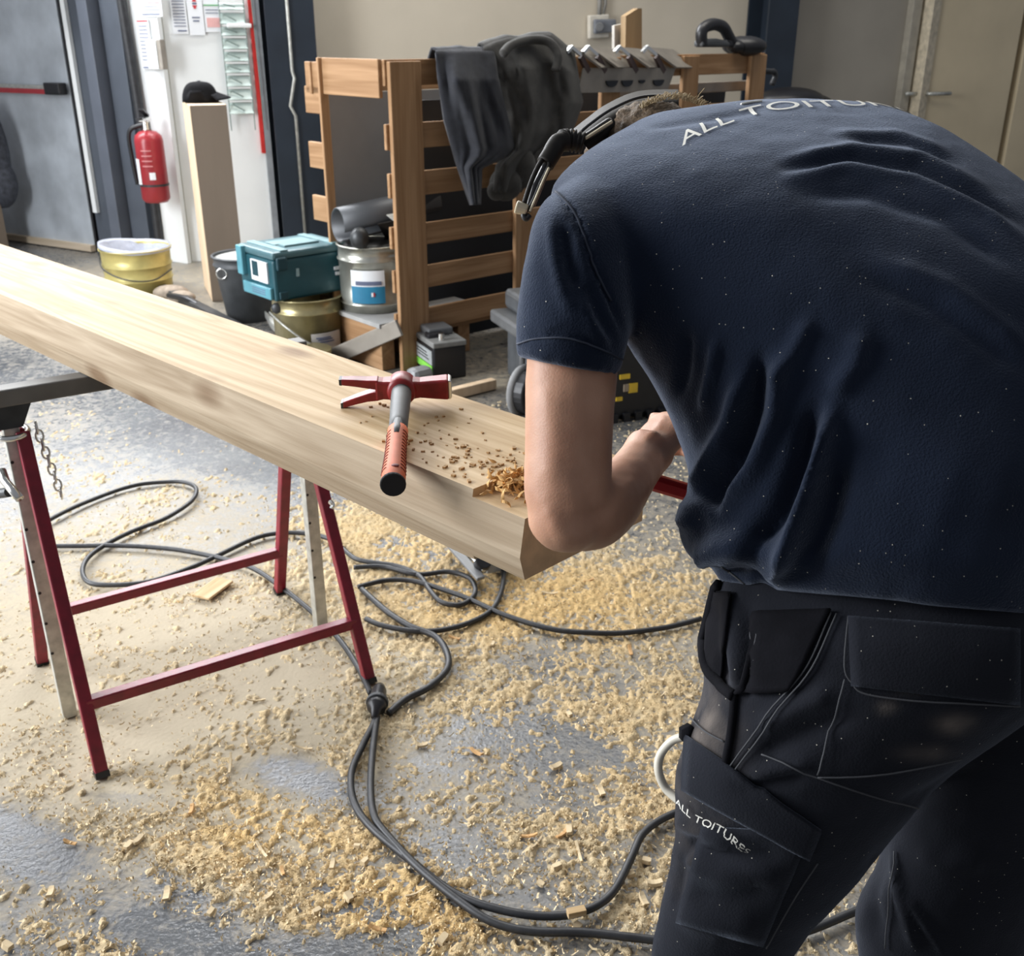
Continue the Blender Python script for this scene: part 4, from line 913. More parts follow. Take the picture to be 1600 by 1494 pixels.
build('collar_ring', MB().tube([ph + TX_ * (.035 * math.cos(a)) + TY * (.045 * math.sin(a)) for a in np.linspace(0, 2 * math.pi, 20)[:-1]], .007, 8, closed=True), CHROME, tr, smooth=True)
ch = tr
for k in range(9):
    c = ph + TX_ * (.050 + .003 * k) + V((0, 0, .01 - .021 * k)) - TY * .03; a1 = V((0, 0, 1)); a2 = TX_ if k % 2 else TY
    build('chain_link', MB().tube([c + a1 * (.015 * math.cos(a)) + a2 * (.008 * math.sin(a)) for a in np.linspace(0, 2 * math.pi, 12)[:-1]], .0024, 5, closed=True), CHROME, tr, smooth=True)
lp = P(8, 738, project(ph)[2] - .04)
build('locking_pin', MB().tube([P(2, 735, 2.24), P(8, 752, 2.23), P(18, 764, 2.21), P(31, 779, 2.20)], .010, 8), CHROME, tr, smooth=True)
build('cross_pin', MB().cyl(P(-6, 772, 2.25), P(14, 769, 2.22), .011), DARKSTEEL, tr)
build('hook', MB().tube(spline([P(516, 784, 2.60), P(520, 789, 2.59), P(518, 794, 2.59)]), .006, 6), CHROME, tr)

# ------------------------------------------------------------------ timber beam
BZ = 1.0; BE = PZ(822, 798, BZ); BD = V((-.715, .699, 0)).normalized(); BW = V((BD.y, -BD.x, 0))
BM = frame(BE + BW * .13 - V((0, 0, .115)), x=BD)
Wb = .268; Hb = .115
def sec(s, ztop_, zbot): # profile with an arris proud of the near side
    base = BE + BD * s
    pr = [(.012 * ztop_ / .07, ztop_), (-.012, -.070), (-.012 * (1 - (-zbot - .07) / (Hb - .07)), zbot), (Wb, zbot), (Wb, ztop_)]
    return [base + BW * x + V((0, 0, z)) for x, z in pr]
cut = .105; step = .012
beam = MB()
mi = []
def solid_run(secs):
    vs = [p for s_ in secs for p in s_]; fs = []; e = (len(secs) - 1) * 5
    for i in range(len(secs) - 1):
        for k in range(5):
            l = (k + 1) % 5; fs.append((i * 5 + k, (i + 1) * 5 + k, (i + 1) * 5 + l, i * 5 + l)); mi.append(0 if k == 4 else 1)
    fs += [(0, 1, 2, 3, 4), (e + 4, e + 3, e + 2, e + 1, e)]; mi.extend([2, 2]); beam.add(vs, fs)
solid_run([sec(0, -step, -Hb + .007), sec(cut, -step, -Hb + .007)])
solid_run([sec(cut, 0, -Hb), sec(3.15, 0, -Hb)])
bo = build('timber_beam', beam, [PINE, ROUGHPINE, ENDPINE], M=BM)
bo.data.polygons.foreach_set('material_index', mi)
tag(bo, 'long pale spruce beam with a notched end resting on the red trestle', 'beam')
def onbeam(u, v, dz=0): return PZ(u, v, BZ + dz)
# shavings: a heap of curls in the notch
rs_ = random.Random(9); sh = MB()
def curl(mb, c, r, w_, turns, th, rnd):
    R = MX.Rotation(rnd.uniform(0, 6.28), 3, 'Z') @ MX.Rotation(rnd.uniform(-1.2, 1.2), 3, 'X'); n = 9; vs = []; fs = []
    for k in range(n):
        a = turns * 6.28 * k / (n - 1); rr = r * (1 - .35 * k / n)
        for w2 in (-w_ / 2, w_ / 2): vs.append(c + R @ V((rr * math.cos(a), w2 + .002 * k, rr * math.sin(a))))
    for k in range(n - 1): fs.append((2 * k, 2 * k + 1, 2 * k + 3, 2 * k + 2))
    mb.add(vs, fs)
for k in range(110):
    t = rs_.random(); c = onbeam(790 + rs_.gauss(0, 16) + 8, 760 + rs_.gauss(0, 9) - 4, -step)
    if k > 70: c = onbeam(rs_.uniform(760, 825), rs_.uniform(757, 790), -step)
    c.z += max(0, .006 + .024 * math.exp(-((c - onbeam(808, 757)).length / .025) ** 2) * rs_.random())
    curl(sh, c, rs_.uniform(.003, .010), rs_.uniform(.003, .010), rs_.uniform(.3, .9), .001, rs_)
tag(build('wood_shavings', sh, mat('fresh_shavings', (.66, .40, .15), .8, 0, .25, 60), solid=.0007), 'curled orange shavings heaped in the notch at the beam end', 'shavings', kind='stuff')
cr = MB()
for k in range(150):
    t = rs_.random() ** .6; u = 560 + 260 * t + rs_.gauss(0, 12); v = 655 + 95 * t + rs_.gauss(0, 26)
    c = onbeam(u, v); s_ = (c - BE).dot(BD); w_ = (c - BE).dot(BW)
    if not (cut + .01 < s_ < 1.4 and .005 < w_ < Wb - .005): continue
    a = rs_.uniform(.0015, .005); R = MX.Rotation(rs_.uniform(0, 6), 3, 'Z')
    cr.box(c + V((0, 0, a * .3)), (a * rs_.uniform(1, 2.2), a, a * .7), R)
tag(build('beam_crumbs', cr, mat('brown_crumbs', (.40, .24, .10), .8, 0, .4, 200)), 'small brown wood crumbs strewn on the beam top near the notch', 'crumbs', kind='stuff')

# ------------------------------------------------------------------ hammer on the beam
hz0 = .030
HA = onbeam(600, 752, .024)
gripE = P(614, 757, 1.475)                                   # butt of the grip, overhanging the edge
headC = onbeam(628, 606, .034)
hx = (headC - gripE).normalized()
hl = V((onbeam(690, 610, .03) - onbeam(530, 612, .03))).normalized(); hl = (hl - hx * hl.dot(hx)).normalized()     # along the head
hu = hl.cross(hx) * 1.0
if hu.z < 0: hu = -hu
hm = thing('hammer', 'red claw hammer with orange and grey grip lying on the beam', 'hammer', frame(headC, x=hx))
def hp(a, b, c): return gripE + hx * a + hl * b + hu * c
Lh = (headC - gripE).length
pxs = 1.5 / FPX
hs = MB(); n = 16
prof = [(0, .0165), (.004, .018), (.03, .0178), (.06, .0165), (.09, .0160), (.12, .0165), (.135, .0165)]
k_ = Lh / .27
hs.tube([hp(a * k_, 0, 0) for a, r in prof], [r for a, r in prof], 20)
build('grip', hs, ORANGE, hm, smooth=True)
bt_ = MB().cyl(hp(-.003, 0, 0), hp(.004, 0, 0), .019, n=20); build('butt_cap', bt_, mat('black_rubber', (.012, .012, .012), .8), hm, bevel=.002)
build('shaft', MB().tube([hp(a * k_, 0, 0) for a in (.125, .16, .20, .24, .275)], [.0150, .0155, .0165, .0175, .0175], 20), GREYGRIP, hm, smooth=True)
build('grip_tongue', MB().tube([hp(.108 * k_, 0, .0095), hp(.125 * k_, 0, .0093), hp(.15 * k_, 0, .006)], [.0075, .0085, .010], 14), GREYGRIP, hm, smooth=True)
for k in range(13):
    a = (.018 + .0082 * k) * k_; rr = float(np.interp(a / k_, [q[0] for q in prof], [q[1] for q in prof])) + .0001
    for sg in (1, -1):
        build('grip_groove', MB().tube([hp(a + .002 * math.sin(t * 2), rr * math.sin(sg * t), rr * math.cos(t)) for t in np.linspace(.6, 1.5, 7)], .0009, 5), mat('dark_orange', (.16, .03, .015), .7) if k == 0 and sg == 1 else bpy.data.materials['dark_orange'], hm)
build('hang_hole', MB().ell(hp(.020 * k_, .003, .0172), (.006, .005, .002)), mat('hole_red', (.12, .01, .01), .6), hm)
# head: eye, poll and two claws
def rect(a, b, c, ha, hc):  # section centred at lateral b, size along shaft 2ha, vertical 2hc
    return [hp(a - ha, b, c - hc), hp(a + ha, b, c - hc), hp(a + ha, b, c + hc), hp(a - ha, b, c + hc)]
hc_ = Lh
build('eye', MB().tube([hp(hc_ - .024, 0, 0), hp(hc_ - .018, 0, 0), hp(hc_ + .016, 0, 0), hp(hc_ + .022, 0, 0)], [.022, .0255, .0255, .021], 20), HAMRED, hm, smooth=True)
build('poll', MB().rings([rect(hc_, .012, 0, .017, .017), rect(hc_, .032, 0, .0145, .015), rect(hc_, .055, 0, .0155, .017), rect(hc_, .082, 0, .0165, .019)]), HAMRED, hm, bevel=.004)
build('strike_face', MB().rings([rect(hc_, .081, 0, .016, .0185), rect(hc_, .087, 0, .014, .016)]), CHROME, hm, bevel=.002)
build('claw_root', MB().rings([rect(hc_, -.012, 0, .018, .017), rect(hc_, -.032, .0, .015, .0165), rect(hc_, -.046, -.001, .014, .019)]), HAMRED, hm, bevel=.004)
for sg in (1, -1):
    mbc = MB().rings([rect(hc_ + .0, -.040, sg * .010, .013, .009), rect(hc_, -.060, sg * .0125 - .001, .012, .0075), rect(hc_, -.082, sg * .017 - .003, .011, .0065), rect(hc_, -.104, sg * .0215 - .006, .0095, .0055)])
    build('claw', mbc, HAMRED, hm, bevel=.002)
    build('claw_tip', MB().rings([rect(hc_, -.103, sg * .0213 - .006, .0092, .0056), rect(hc_, -.1075, sg * .0222 - .0065, .0088, .0052)]), DARKSTEEL, hm)

# ------------------------------------------------------------------ cables
def cable(label, px, r=.008, lift=None, seg=7):
    pts = spline([G(u, v) + V((0, 0, r + .004)) for u, v in px], seg)
    n = len(pts)
    for i, p in enumerate(pts): p.z += (fbm(np.array([[p.x * 6, p.y * 6, len(px)]]), 2, 3)[0]) * .008
    if lift: lift(pts)
    return tag(build('cable', MB().tube(pts, r, 10), RUBBER, smooth=True), label, 'cable')
cable('black cable looping behind the trestle into a tall bend', [(74, 822), (130, 793), (190, 770), (240, 760), (285, 759), (307, 770), (300, 790), (262, 815), (200, 840), (150, 868), (131, 893), (137, 915), (165, 921), (230, 918), (300, 893), (345, 872), (400, 847), (440, 839), (490, 842), (525, 853)])
cable('thin black cable running straight behind the trestle legs to the connector', [(76, 860), (160, 859), (240, 862), (320, 873), (390, 893), (440, 925), (490, 965), (530, 1005), (560, 1050), (580, 1092)])
cable('black cable coil under the beam with two small loops', [(553, 894), (600, 893), (650, 905), (700, 901), (735, 912), (742, 935), (720, 952), (690, 948), (672, 930), (655, 907), (620, 892), (575, 885), (552, 878), (530, 858)])
cable('black cable arc below the beam end sweeping left to the trestle', [(560, 925), (600, 915), (640, 915), (680, 925), (730, 942), (790, 968), (870, 992), (950, 997), (1030, 989), (1095, 974)])
cable('thick black cable curving right then back to the connector', [(566, 928), (600, 960), (640, 987), (680, 1003), (699, 1030), (698, 1055), (670, 1082), (635, 1100), (608, 1122)], .0095)
hang = cable('black cable bowing under the beam and rising behind its end', [(572, 975), (600, 986), (660, 995), (720, 985), (765, 962), (782, 935), (787, 905), (784, 880)], .008)
c1 = cable('black cable from the connector swinging right towards the worker boots', [(589, 1128), (582, 1145), (566, 1175), (550, 1215), (553, 1260), (580, 1302), (640, 1352), (710, 1405), (780, 1432), (850, 1442), (910, 1436), (955, 1408), (985, 1352), (1005, 1312), (1045, 1284), (1110, 1262)], .0085)
cable('thin black cable dropping from the connector and joining the lower run', [(590, 1130), (587, 1150), (582, 1195), (580, 1240), (584, 1280), (600, 1308), (650, 1362), (710, 1412), (765, 1448), (830, 1465), (910, 1467), (980, 1474), (1060, 1482), (1150, 1490), (1250, 1468), (1335, 1435), (1420, 1400)], .0085)
pc = G(590, 1112); pq = thing('plug_connector', 'black rubber plug and socket joined beside the trestle foot', 'connector', frame(pc))
d_ = (G(584, 1142) - G(594, 1082)).normalized(); q = pc + V((0, 0, .026))
build('socket', MB().tube([q - d_ * .075, q - d_ * .055, q - d_ * .02, q - d_ * .005], [.012, .019, .022, .026], 16), BLACKP, pq, smooth=True)
build('plug', MB().tube([q - d_ * .005, q + d_ * .02, q + d_ * .03, q + d_ * .06], [.026, .024, .014, .009], 16), BLACKP, pq, smooth=True)
build('collar', MB().cyl(q - d_ * .010, q + d_ * .002, .029, n=20), GREYP, pq, bevel=.002)
# tool lying under the beam end
q = G(720, 900); mt = thing('floor_tool', 'grey metal tool with black knob lying under the beam', 'tool', frame(q))
build('rail', MB().bar(G(690, 872) + V((0, 0, .09)), G(752, 922) + V((0, 0, .04)), .03, .012), LEAD, mt, bevel=.003)
build('guide_rod', MB().cyl(G(700, 868) + V((0, 0, .105)), G(757, 915) + V((0, 0, .055)), .009, n=10), CHROME, mt)
build('motor', MB().ell(G(742, 878) + V((0, .05, .07)), (.11, .07, .06)), BLACKP, mt, smooth=True)
build('knob', MB().cyl(G(752, 906) + V((0, 0, .05)), G(752, 906) + V((.01, -.03, .085)), .026, n=16), BLACKP, mt, bevel=.004)
build('guard', MB().box(G(772, 902) + V((.02, .03, .05)), (.10, .02, .08), MX.Rotation(.4, 3, 'Z')), mat('clear_grey_plastic', (.4, .4, .38), .3), mt, bevel=.004)

# ------------------------------------------------------------------ wood chips on the floor
CHIP = mat('wood_chip', (.66, .52, .32), .8, 0, .2, 50); CHIP2 = mat('wood_chip_orange', (.58, .34, .14), .8, 0, .2, 50)
chipm = []
for k in range(6):
    me = bpy.data.meshes.new('wood_chip'); L_ = (.030, .022, .040, .018, .055, .026)[k]; w_ = (.014, .016, .010, .014, .006, .009)[k]; h = (.006, .009, .004, .010, .003, .005)[k]
    n = 5; vs = []; fs = []
    for i in range(n):
        x = (i / (n - 1) - .5) * L_; z = (.2 if k in (0, 2, 4) else .02) * (x * x) / L_ * 2
        for y, zz in ((-1, 0), (1, 0), (.8, 1), (-.8, 1)): vs.append((x, y * w_ / 2 * (1 - .25 * (i == n - 1)), z + zz * h))
    for i in range(n - 1):
        for j in range(4): fs.append((i * 4 + j, (i + 1) * 4 + j, (i + 1) * 4 + (j + 1) % 4, i * 4 + (j + 1) % 4))
    fs += [(3, 2, 1, 0), tuple((n - 1) * 4 + j for j in range(4))]
    me.from_pydata(vs, [], fs); me.materials.append(CHIP2 if k in (2, 5) else CHIP); chipm.append(me)
CP = [(905, 1337, 4), (880, 1307, 2), (890, 1302, 1), (868, 1202, 0), (972, 1385, 1), (985, 1372, 3), (1022, 1385, 0), (1010, 1350, 3), (870, 1360, 3), (660, 1168, 0), (560, 1185, 1), (558, 1327, 3), (570, 1352, 3), (520, 1355, 0), (645, 1288, 3),
      (845, 1385, 3), (742, 1415, 0), (692, 1472, 1), (1005, 1410, 0), (1040, 1440, 1), (215, 1318, 0), (202, 1326, 1), (420, 1405, 0), (442, 1366, 2), (410, 1333, 4), (495, 1428, 1), (545, 1407, 3), (98, 1482, 3), (12, 1484, 3), (262, 1402, 0), (385, 1160, 4), (400, 1098, 4),
      (360, 1198, 4), (475, 1172, 4), (1030, 1065, 0), (985, 1020, 2), (1075, 1090, 0), (890, 1120, 1), (838, 1322, 4), (828, 1310, 2), (650, 1400, 4), (900, 1455, 1), (760, 1448, 4), (330, 1430, 3), (110, 1320, 2), (300, 1270, 2), (710, 1000, 2), (770, 1010, 0), (860, 930, 4), (920, 910, 2), (80, 1400, 0), (590, 1455, 2), (700, 1095, 4), (745, 1180, 2), (940, 1240, 0)]
SHAPE = ['chunky pale', 'square flat pale', 'long orange brown', 'small blocky pale', 'thin curved sliver of a', 'slim reddish']
MARKS = [((600, 1110), 'by the plug connector'), ((350, 920), 'under the trestle rails'), ((150, 1220), 'by the front trestle foot'), ((60, 1460), 'in the bottom left corner'), ((300, 1320), 'left of the cable bundle in dark patches'), ((480, 1380), 'in the thick drift at bottom'), ((650, 1300), 'against the lower cable run'), ((880, 1320), 'inside the big cable loop'),
         ((880, 1440), 'beside the lowest cable bend'), ((1020, 1380), 'beside the left trouser leg'), ((940, 1200), 'on the bare grey floor behind'), ((760, 1050), 'between the cable coils and loop'), ((1040, 1070), 'near the hanging white loop'), ((890, 920), 'under the beam end')]
ch_ = []
for k, (u, v, m) in enumerate(CP):
    o = bpy.data.objects.new('wood_chip', chipm[m]); C.objects.link(o); p = G(u, v); o.location = (p.x, p.y, .005); o.rotation_euler = (rs_.uniform(-.2, .2), rs_.uniform(-.2, .2), rs_.uniform(0, 6.28))
    s_ = rs_.uniform(.75, 1.15); o.scale = (s_, s_, s_)
    r = min(MARKS, key=lambda q: math.hypot(q[0][0] - u, q[0][1] - v))[1]; ch_.append((o, u, v, SHAPE[m], r))
for o, u, v, a, r in ch_:
    same = sorted([q for q in ch_ if q[3:] == (a, r)], key=lambda q: q[1]); n = len(same); k = [q[0] for q in same].index(o)
    w_ = '' if n == 1 else (['leftmost ', 'rightmost '] if n == 2 else ['leftmost ', 'middle ', 'rightmost '] if n == 3 else ['leftmost ', 'second from left ', 'second from right ', 'rightmost '] if n == 4 else ['leftmost ', 'second from left ', 'middle ', 'second from right ', 'rightmost '] + ['far '] * 9)[k]
    tag(o, w_ + a + ' wood chip ' + r, 'wood chip', 'wood chips on the floor')
stick('wood_slip', 'wide thin pale wood slip lying in sawdust under the trestle', 'offcut', G(314, 940) + V((0, 0, .014)), G(352, 912) + V((0, 0, .014)), .065, .008, PINE, .002)
stick('wood_block', 'small square wood block lying on the lower floor cable', 'block', G(886, 1446) + V((0, 0, .03)), G(914, 1440) + V((0, 0, .03)), .016, .014, PINE, .001)

# ------------------------------------------------------------------ the worker
def remesh(mb, voxel, smooth=6, fac=.5):
    me = bpy.data.meshes.new('tmp'); me.from_pydata([p for p in mb.v], [], mb.f); me.update()
    o = bpy.data.objects.new('tmp', me); C.objects.link(o)
    r = o.modifiers.new('r', 'REMESH'); r.mode = 'VOXEL'; r.voxel_size = voxel; r.use_smooth_shade = True
    s = o.modifiers.new('s', 'SMOOTH'); s.iterations = smooth; s.factor = fac
    dg = bpy.context.evaluated_depsgraph_get(); dg.update()
    out = bpy.data.meshes.new_from_object(o.evaluated_get(dg)); bpy.data.objects.remove(o); bpy.data.meshes.remove(me)
    return out
def verts(me):
    a = np.empty(len(me.vertices) * 3, np.float32); me.vertices.foreach_get('co', a); return a.reshape(-1, 3).astype(float)
def norms(me):
    a = np.empty(len(me.vertices) * 3, np.float32); me.vertices.foreach_get('normal', a); return a.reshape(-1, 3).astype(float)
def setv(me, v): me.vertices.foreach_set('co', v.astype(np.float32).ravel()); me.update()
def sculpt(me, folds, wr=.002, seed=1, wscale=18):
    """raise or sink soft folds along lines drawn on the side of the cloth seen in the photograph"""
    v = verts(me); n = norms(me); u, w_, z = project(v)
    facing = np.clip(-(n * (v - np.array([0, 0, HC]))).sum(1) / np.linalg.norm(v - np.array([0, 0, HC]), axis=1) * 3 + .35, 0, 1)
    disp = np.zeros(len(v))
    for pts, wd, amp in folds:
        best = np.full(len(v), 1e9); par = np.zeros(len(v)); tot = 0
        pp = [np.array(p, float) for p in pts]; ln = [np.linalg.norm(b - a) for a, b in zip(pp[:-1], pp[1:])]; T = sum(ln)
        for a, b, l in zip(pp[:-1], pp[1:], ln):
            d = b - a; t = np.clip(((u - a[0]) * d[0] + (w_ - a[1]) * d[1]) / (l * l), 0, 1)
            q = np.hypot(u - a[0] - t * d[0], w_ - a[1] - t * d[1]); k = q < best
            best[k] = q[k]; par[k] = (tot + t[k] * l) / T; tot += l
        tap = np.clip(np.minimum(par, 1 - par) * 5 + .25, 0, 1)
        disp += amp * np.exp(-(best / wd) ** 2) * tap
    disp *= facing
    disp += (fbm(v * wscale, 3, seed) - .5) * 2 * wr
    setv(me, v + n * disp[:, None])
def link(name, me, m, parent):
    o = bpy.data.objects.new(name, me); C.objects.link(o); o.parent = parent
    inv = wmat(parent).inverted(); me.transform(inv); me.materials.clear(); me.materials.append(m)
    me.polygons.foreach_set('use_smooth', [True] * len(me.polygons)); return o
def bvh(me): return BVHTree.FromPolygons([v.co.copy() for v in me.vertices], [tuple(p.vertices) for p in me.polygons])
def row(l, r, dl, dr, th):          # elliptic section spanning two outline points
    a = P(*l, dl); b = P(*r, dr); c = (a + b) / 2; A = (a - b) / 2
    view = (c - CAM).normalized(); ax = view - A.normalized() * view.dot(A.normalized()); return (c, A, ax.normalized() * th)
def rsweep(mb, rows, sub=5, ex=1.0):
    secs = [row(*r) for r in rows]
    cs = spline([s[0] for s in secs], sub); As = spline([s[1] for s in secs], sub); Bs = spline([s[2] for s in secs], sub)
    return mb.sweep(list(zip(cs, As, Bs)))
def limb(mb, pts, n=20):            # (u, v, depth, radius)
    c = spline([P(u, v, d) for u, v, d, r in pts], 6); r = [x.x for x in spline([V((r, 0, 0)) for *_, r in pts], 6)]
    mb.tube(c, r, n); return mb
def limb3(mb, pts, rr, n=16):
    c = spline(pts, 6); r = [x.x for x in spline([V((a, 0, 0)) for a in rr], 6)]; mb.tube(c, r, n); return mb

man = thing('person', 'person in navy t-shirt and dark work trousers bending over the beam end', 'person', (.42, 1.05, 0))

# ---- shirt
sh_ = MB()
TORSO = [((1124, 912), (1650, 965), 1.27, 1.14, .155), ((1108, 885), (1668, 925), 1.27, 1.135, .165), ((1073, 862), (1690, 880), 1.27, 1.13, .17), ((1062, 825), (1710, 820), 1.27, 1.13, .17), ((1078, 765), (1735, 740), 1.27, 1.13, .17),
         ((1062, 690), (1745, 640), 1.27, 1.15, .17), ((1020, 605), (1735, 530), 1.26, 1.17, .165), ((968, 520), (1700, 420), 1.24, 1.21, .16), ((915, 435), (1640, 335), 1.23, 1.26, .15),
         ((872, 360), (1560, 268), 1.22, 1.31, .135), ((862, 302), (1462, 203), 1.23, 1.36, .11), ((900, 250), (1375, 168), 1.27, 1.40, .085), ((960, 208), (1270, 156), 1.32, 1.41, .06), ((1030, 175), (1180, 155), 1.38, 1.42, .045)]
rsweep(sh_, TORSO)
SLEEVE = [((905, 270), (1040, 330), 1.23, 1.25, .065), ((846, 318), (1000, 400), 1.19, 1.20, .075), ((822, 390), (990, 462), 1.18, 1.18, .074), ((810, 470), (985, 520), 1.18, 1.17, .070), ((806, 530), (975, 562), 1.18, 1.17, .066), ((806, 558), (968, 588), 1.18, 1.17, .064)]
rsweep(sh_, SLEEVE)
# far sleeve of the hidden right arm
limb3(sh_, [P(1320, 260, 1.46), V((.50, 1.50, 1.32)), V((.52, 1.55, 1.24))], [.075, .075, .072])
shm = remesh(sh_, .0065, 8)
SF = [([(1085, 775), (1110, 720), (1140, 660), (1160, 590)], 13, 0.0170), ([(1110, 800), (1150, 720), (1178, 640), (1190, 560)], 12, -0.0221), ([(1130, 800), (1180, 730), (1212, 650), (1222, 560)], 14, 0.0170),
      ([(1165, 870), (1215, 800), (1250, 720), (1275, 640)], 16, -0.0255), ([(1205, 905), (1235, 850), (1262, 780), (1285, 700), (1300, 640)], 15, 0.0272), ([(1255, 890), (1290, 810), (1312, 720)], 22, -0.0204),
      ([(1090, 870), (1130, 855), (1180, 860)], 20, 0.0204), ([(1110, 885), (1170, 905), (1210, 930)], 12, -0.0204), ([(1200, 600), (1235, 560), (1265, 500)], 14, 0.0102), ([(1300, 620), (1335, 570), (1350, 520)], 18, 0.0102), ([(1100, 640), (1112, 580), (1120, 530)], 9, 0.0102), ([(1060, 620), (1072, 570), (1075, 520)], 9, -0.0085),
      ([(1075, 830), (1085, 800), (1120, 790)], 18, 0.0170),
      ([(1225, 262), (1330, 246), (1430, 262), (1520, 300), (1600, 350)], 9, -.008), ([(1230, 248), (1330, 232), (1440, 246), (1540, 292)], 8, .006), ([(1230, 278), (1320, 262), (1430, 282), (1540, 332), (1600, 378)], 10, .007), ([(1250, 300), (1360, 300), (1480, 340), (1590, 420)], 14, -.007), ([(1330, 215), (1420, 222), (1500, 256)], 6, -.005), ([(1300, 208), (1400, 208), (1480, 236)], 6, .004),
      ([(1380, 410), (1480, 450), (1600, 540)], 16, .006), ([(1350, 430), (1460, 480), (1600, 580)], 16, -.006),
      ([(866, 300), (896, 330), (915, 375), (930, 420), (955, 470), (975, 520)], 4.5, -.006), ([(880, 350), (886, 400), (902, 450)], 11, -.010), ([(862, 340), (866, 400), (880, 460), (900, 500)], 10, .006), ([(920, 440), (935, 490), (960, 530)], 9, -.006), ([(905, 470), (930, 520), (950, 550)], 9, .006),
      ([(808, 530), (880, 520), (975, 548)], 4, -.004), ([(1010, 200), (1110, 185), (1190, 170)], 5, -.003), ([(1130, 870), (1160, 900), (1200, 945)], 9, .008)]
sculpt(shm, SF, .0022, 4, 16)
shirt_bvh = bvh(shm)
shirt_pts = shm
so = link('t_shirt', shm, SHIRT, man)

# ---- trousers
tr_ = MB()
rsweep(tr_, [((1145, 880), (1630, 900), 1.27, 1.14, .115), ((1118, 925), (1650, 950), 1.27, 1.13, .125), ((1100, 1000), (1690, 1020), 1.26, 1.13, .15), ((1098, 1080), (1650, 1095), 1.26, 1.13, .14), ((1072, 1150), (1545, 1170), 1.25, 1.15, .12), ((1056, 1210), (1468, 1228), 1.25, 1.17, .115), ((1055, 1290), (1398, 1306), 1.26, 1.21, .105), ((1042, 1370), (1335, 1388), 1.28, 1.25, .10),
            ((1022, 1460), (1262, 1465), 1.31, 1.29, .095), ((1010, 1560), (1205, 1560), 1.35, 1.33, .09), ((1000, 1680), (1170, 1680), 1.38, 1.36, .08)])
KL = P(1085, 1680, 1.37); FL_ = V((.27, .93, .0))
limb3(tr_, [KL + V((0, 0, .06)), (KL + FL_) / 2 + V((.01, 0, 0)), FL_ + V((0, 0, .10)), FL_ + V((0, 0, .03))], [.082, .074, .07, .078])
rsweep(tr_, [((1300, 980), (1760, 1000), 1.33, 1.24, .13), ((1340, 1110), (1780, 1110), 1.36, 1.28, .125), ((1390, 1220), (1760, 1220), 1.38, 1.32, .115), ((1376, 1330), (1700, 1335), 1.41, 1.38, .105), ((1338, 1420), (1636, 1430), 1.44, 1.42, .10), ((1345, 1500), (1596, 1500), 1.46, 1.45, .095), ((1360, 1600), (1570, 1600), 1.48, 1.47, .085)])
KR = P(1465, 1600, 1.475); FR_ = V((.66, 1.02, 0))
limb3(tr_, [KR + V((0, 0, .06)), (KR + FR_) / 2 + V((0, -.01, 0)), FR_ + V((0, 0, .10)), FR_ + V((0, 0, .03))], [.085, .076, .07, .078])
trm = remesh(tr_, .0065, 8)
TF = [([(1150, 930), (1150, 1000), (1152, 1080)], 14, .010), ([(1120, 940), (1115, 1010), (1135, 1070)], 12, -.012), ([(1175, 960), (1172, 1040), (1165, 1085)], 7, -.008), ([(1182, 960), (1180, 1040)], 5, .004),
      ([(1185, 1140), (1240, 1110), (1300, 1080)], 16, .008), ([(1180, 1180), (1250, 1150), (1330, 1120)], 14, -.008), ([(1170, 1215), (1225, 1200), (1270, 1190)], 10, .006), ([(1150, 1230), (1200, 1225), (1260, 1215)], 9, -.006),
      ([(1062, 1310), (1120, 1335), (1220, 1330)], 14, -.010), ([(1060, 1335), (1130, 1358), (1220, 1362)], 13, .010), ([(1080, 1395), (1150, 1400), (1200, 1385)], 16, -.006), ([(1060, 1430), (1120, 1450), (1180, 1440)], 18, .006), ([(1055, 1280), (1085, 1300), (1140, 1312)], 10, .007),
      ([(1085, 1310), (1070, 1340), (1055, 1420)], 6, -.006), ([(1395, 1330), (1405, 1400), (1430, 1480)], 8, .008), ([(1378, 1330), (1362, 1400), (1372, 1470)], 14, -.008), ([(1415, 1400), (1450, 1450), (1480, 1494)], 7, .006), ([(1430, 1330), (1470, 1350), (1540, 1350)], 18, .005), ([(1395, 1270), (1450, 1240), (1530, 1200)], 14, -.006)]
sculpt(trm, TF, .0022, 8, 17)
v_ = verts(trm); u_, w2_, z_ = project(v_)
d_ = np.exp(-(((u_ - 1492) / 26) ** 2 + ((w2_ - 1132) / 14) ** 2)) * .9 + np.exp(-(((u_ - 1430) / 22) ** 2 + ((w2_ - 1068) / 12) ** 2)) * .5 + np.exp(-(((u_ - 1385) / 14) ** 2 + ((w2_ - 1105) / 10) ** 2)) * .5 + np.exp(-(((u_ - 1450) / 40) ** 2 + ((w2_ - 1178) / 12) ** 2)) * .35
d_ *= .4 + 1.2 * fbm(v_ * 60, 3, 2)
d_ += np.clip(np.exp(-(((u_ - 1095) / 40) ** 2 + ((w2_ - 1130) / 60) ** 2)) * 1.1 + np.exp(-(((u_ - 1090) / 60) ** 2 + ((w2_ - 1260) / 120) ** 2)) * .35, 0, 1) * np.clip(fbm(v_ * 40, 3, 5) * 1.4 - .25, 0, 1) * .9  # left-edge dust, strengthened to paint the lit rim of the thigh too
a_ = trm.attributes.new('dust', 'FLOAT', 'POINT'); a_.data.foreach_set('value', np.clip(d_, 0, .9).astype(np.float32))
tr_bvh = bvh(trm)
to = link('work_trousers', trm, TROUSER, man)

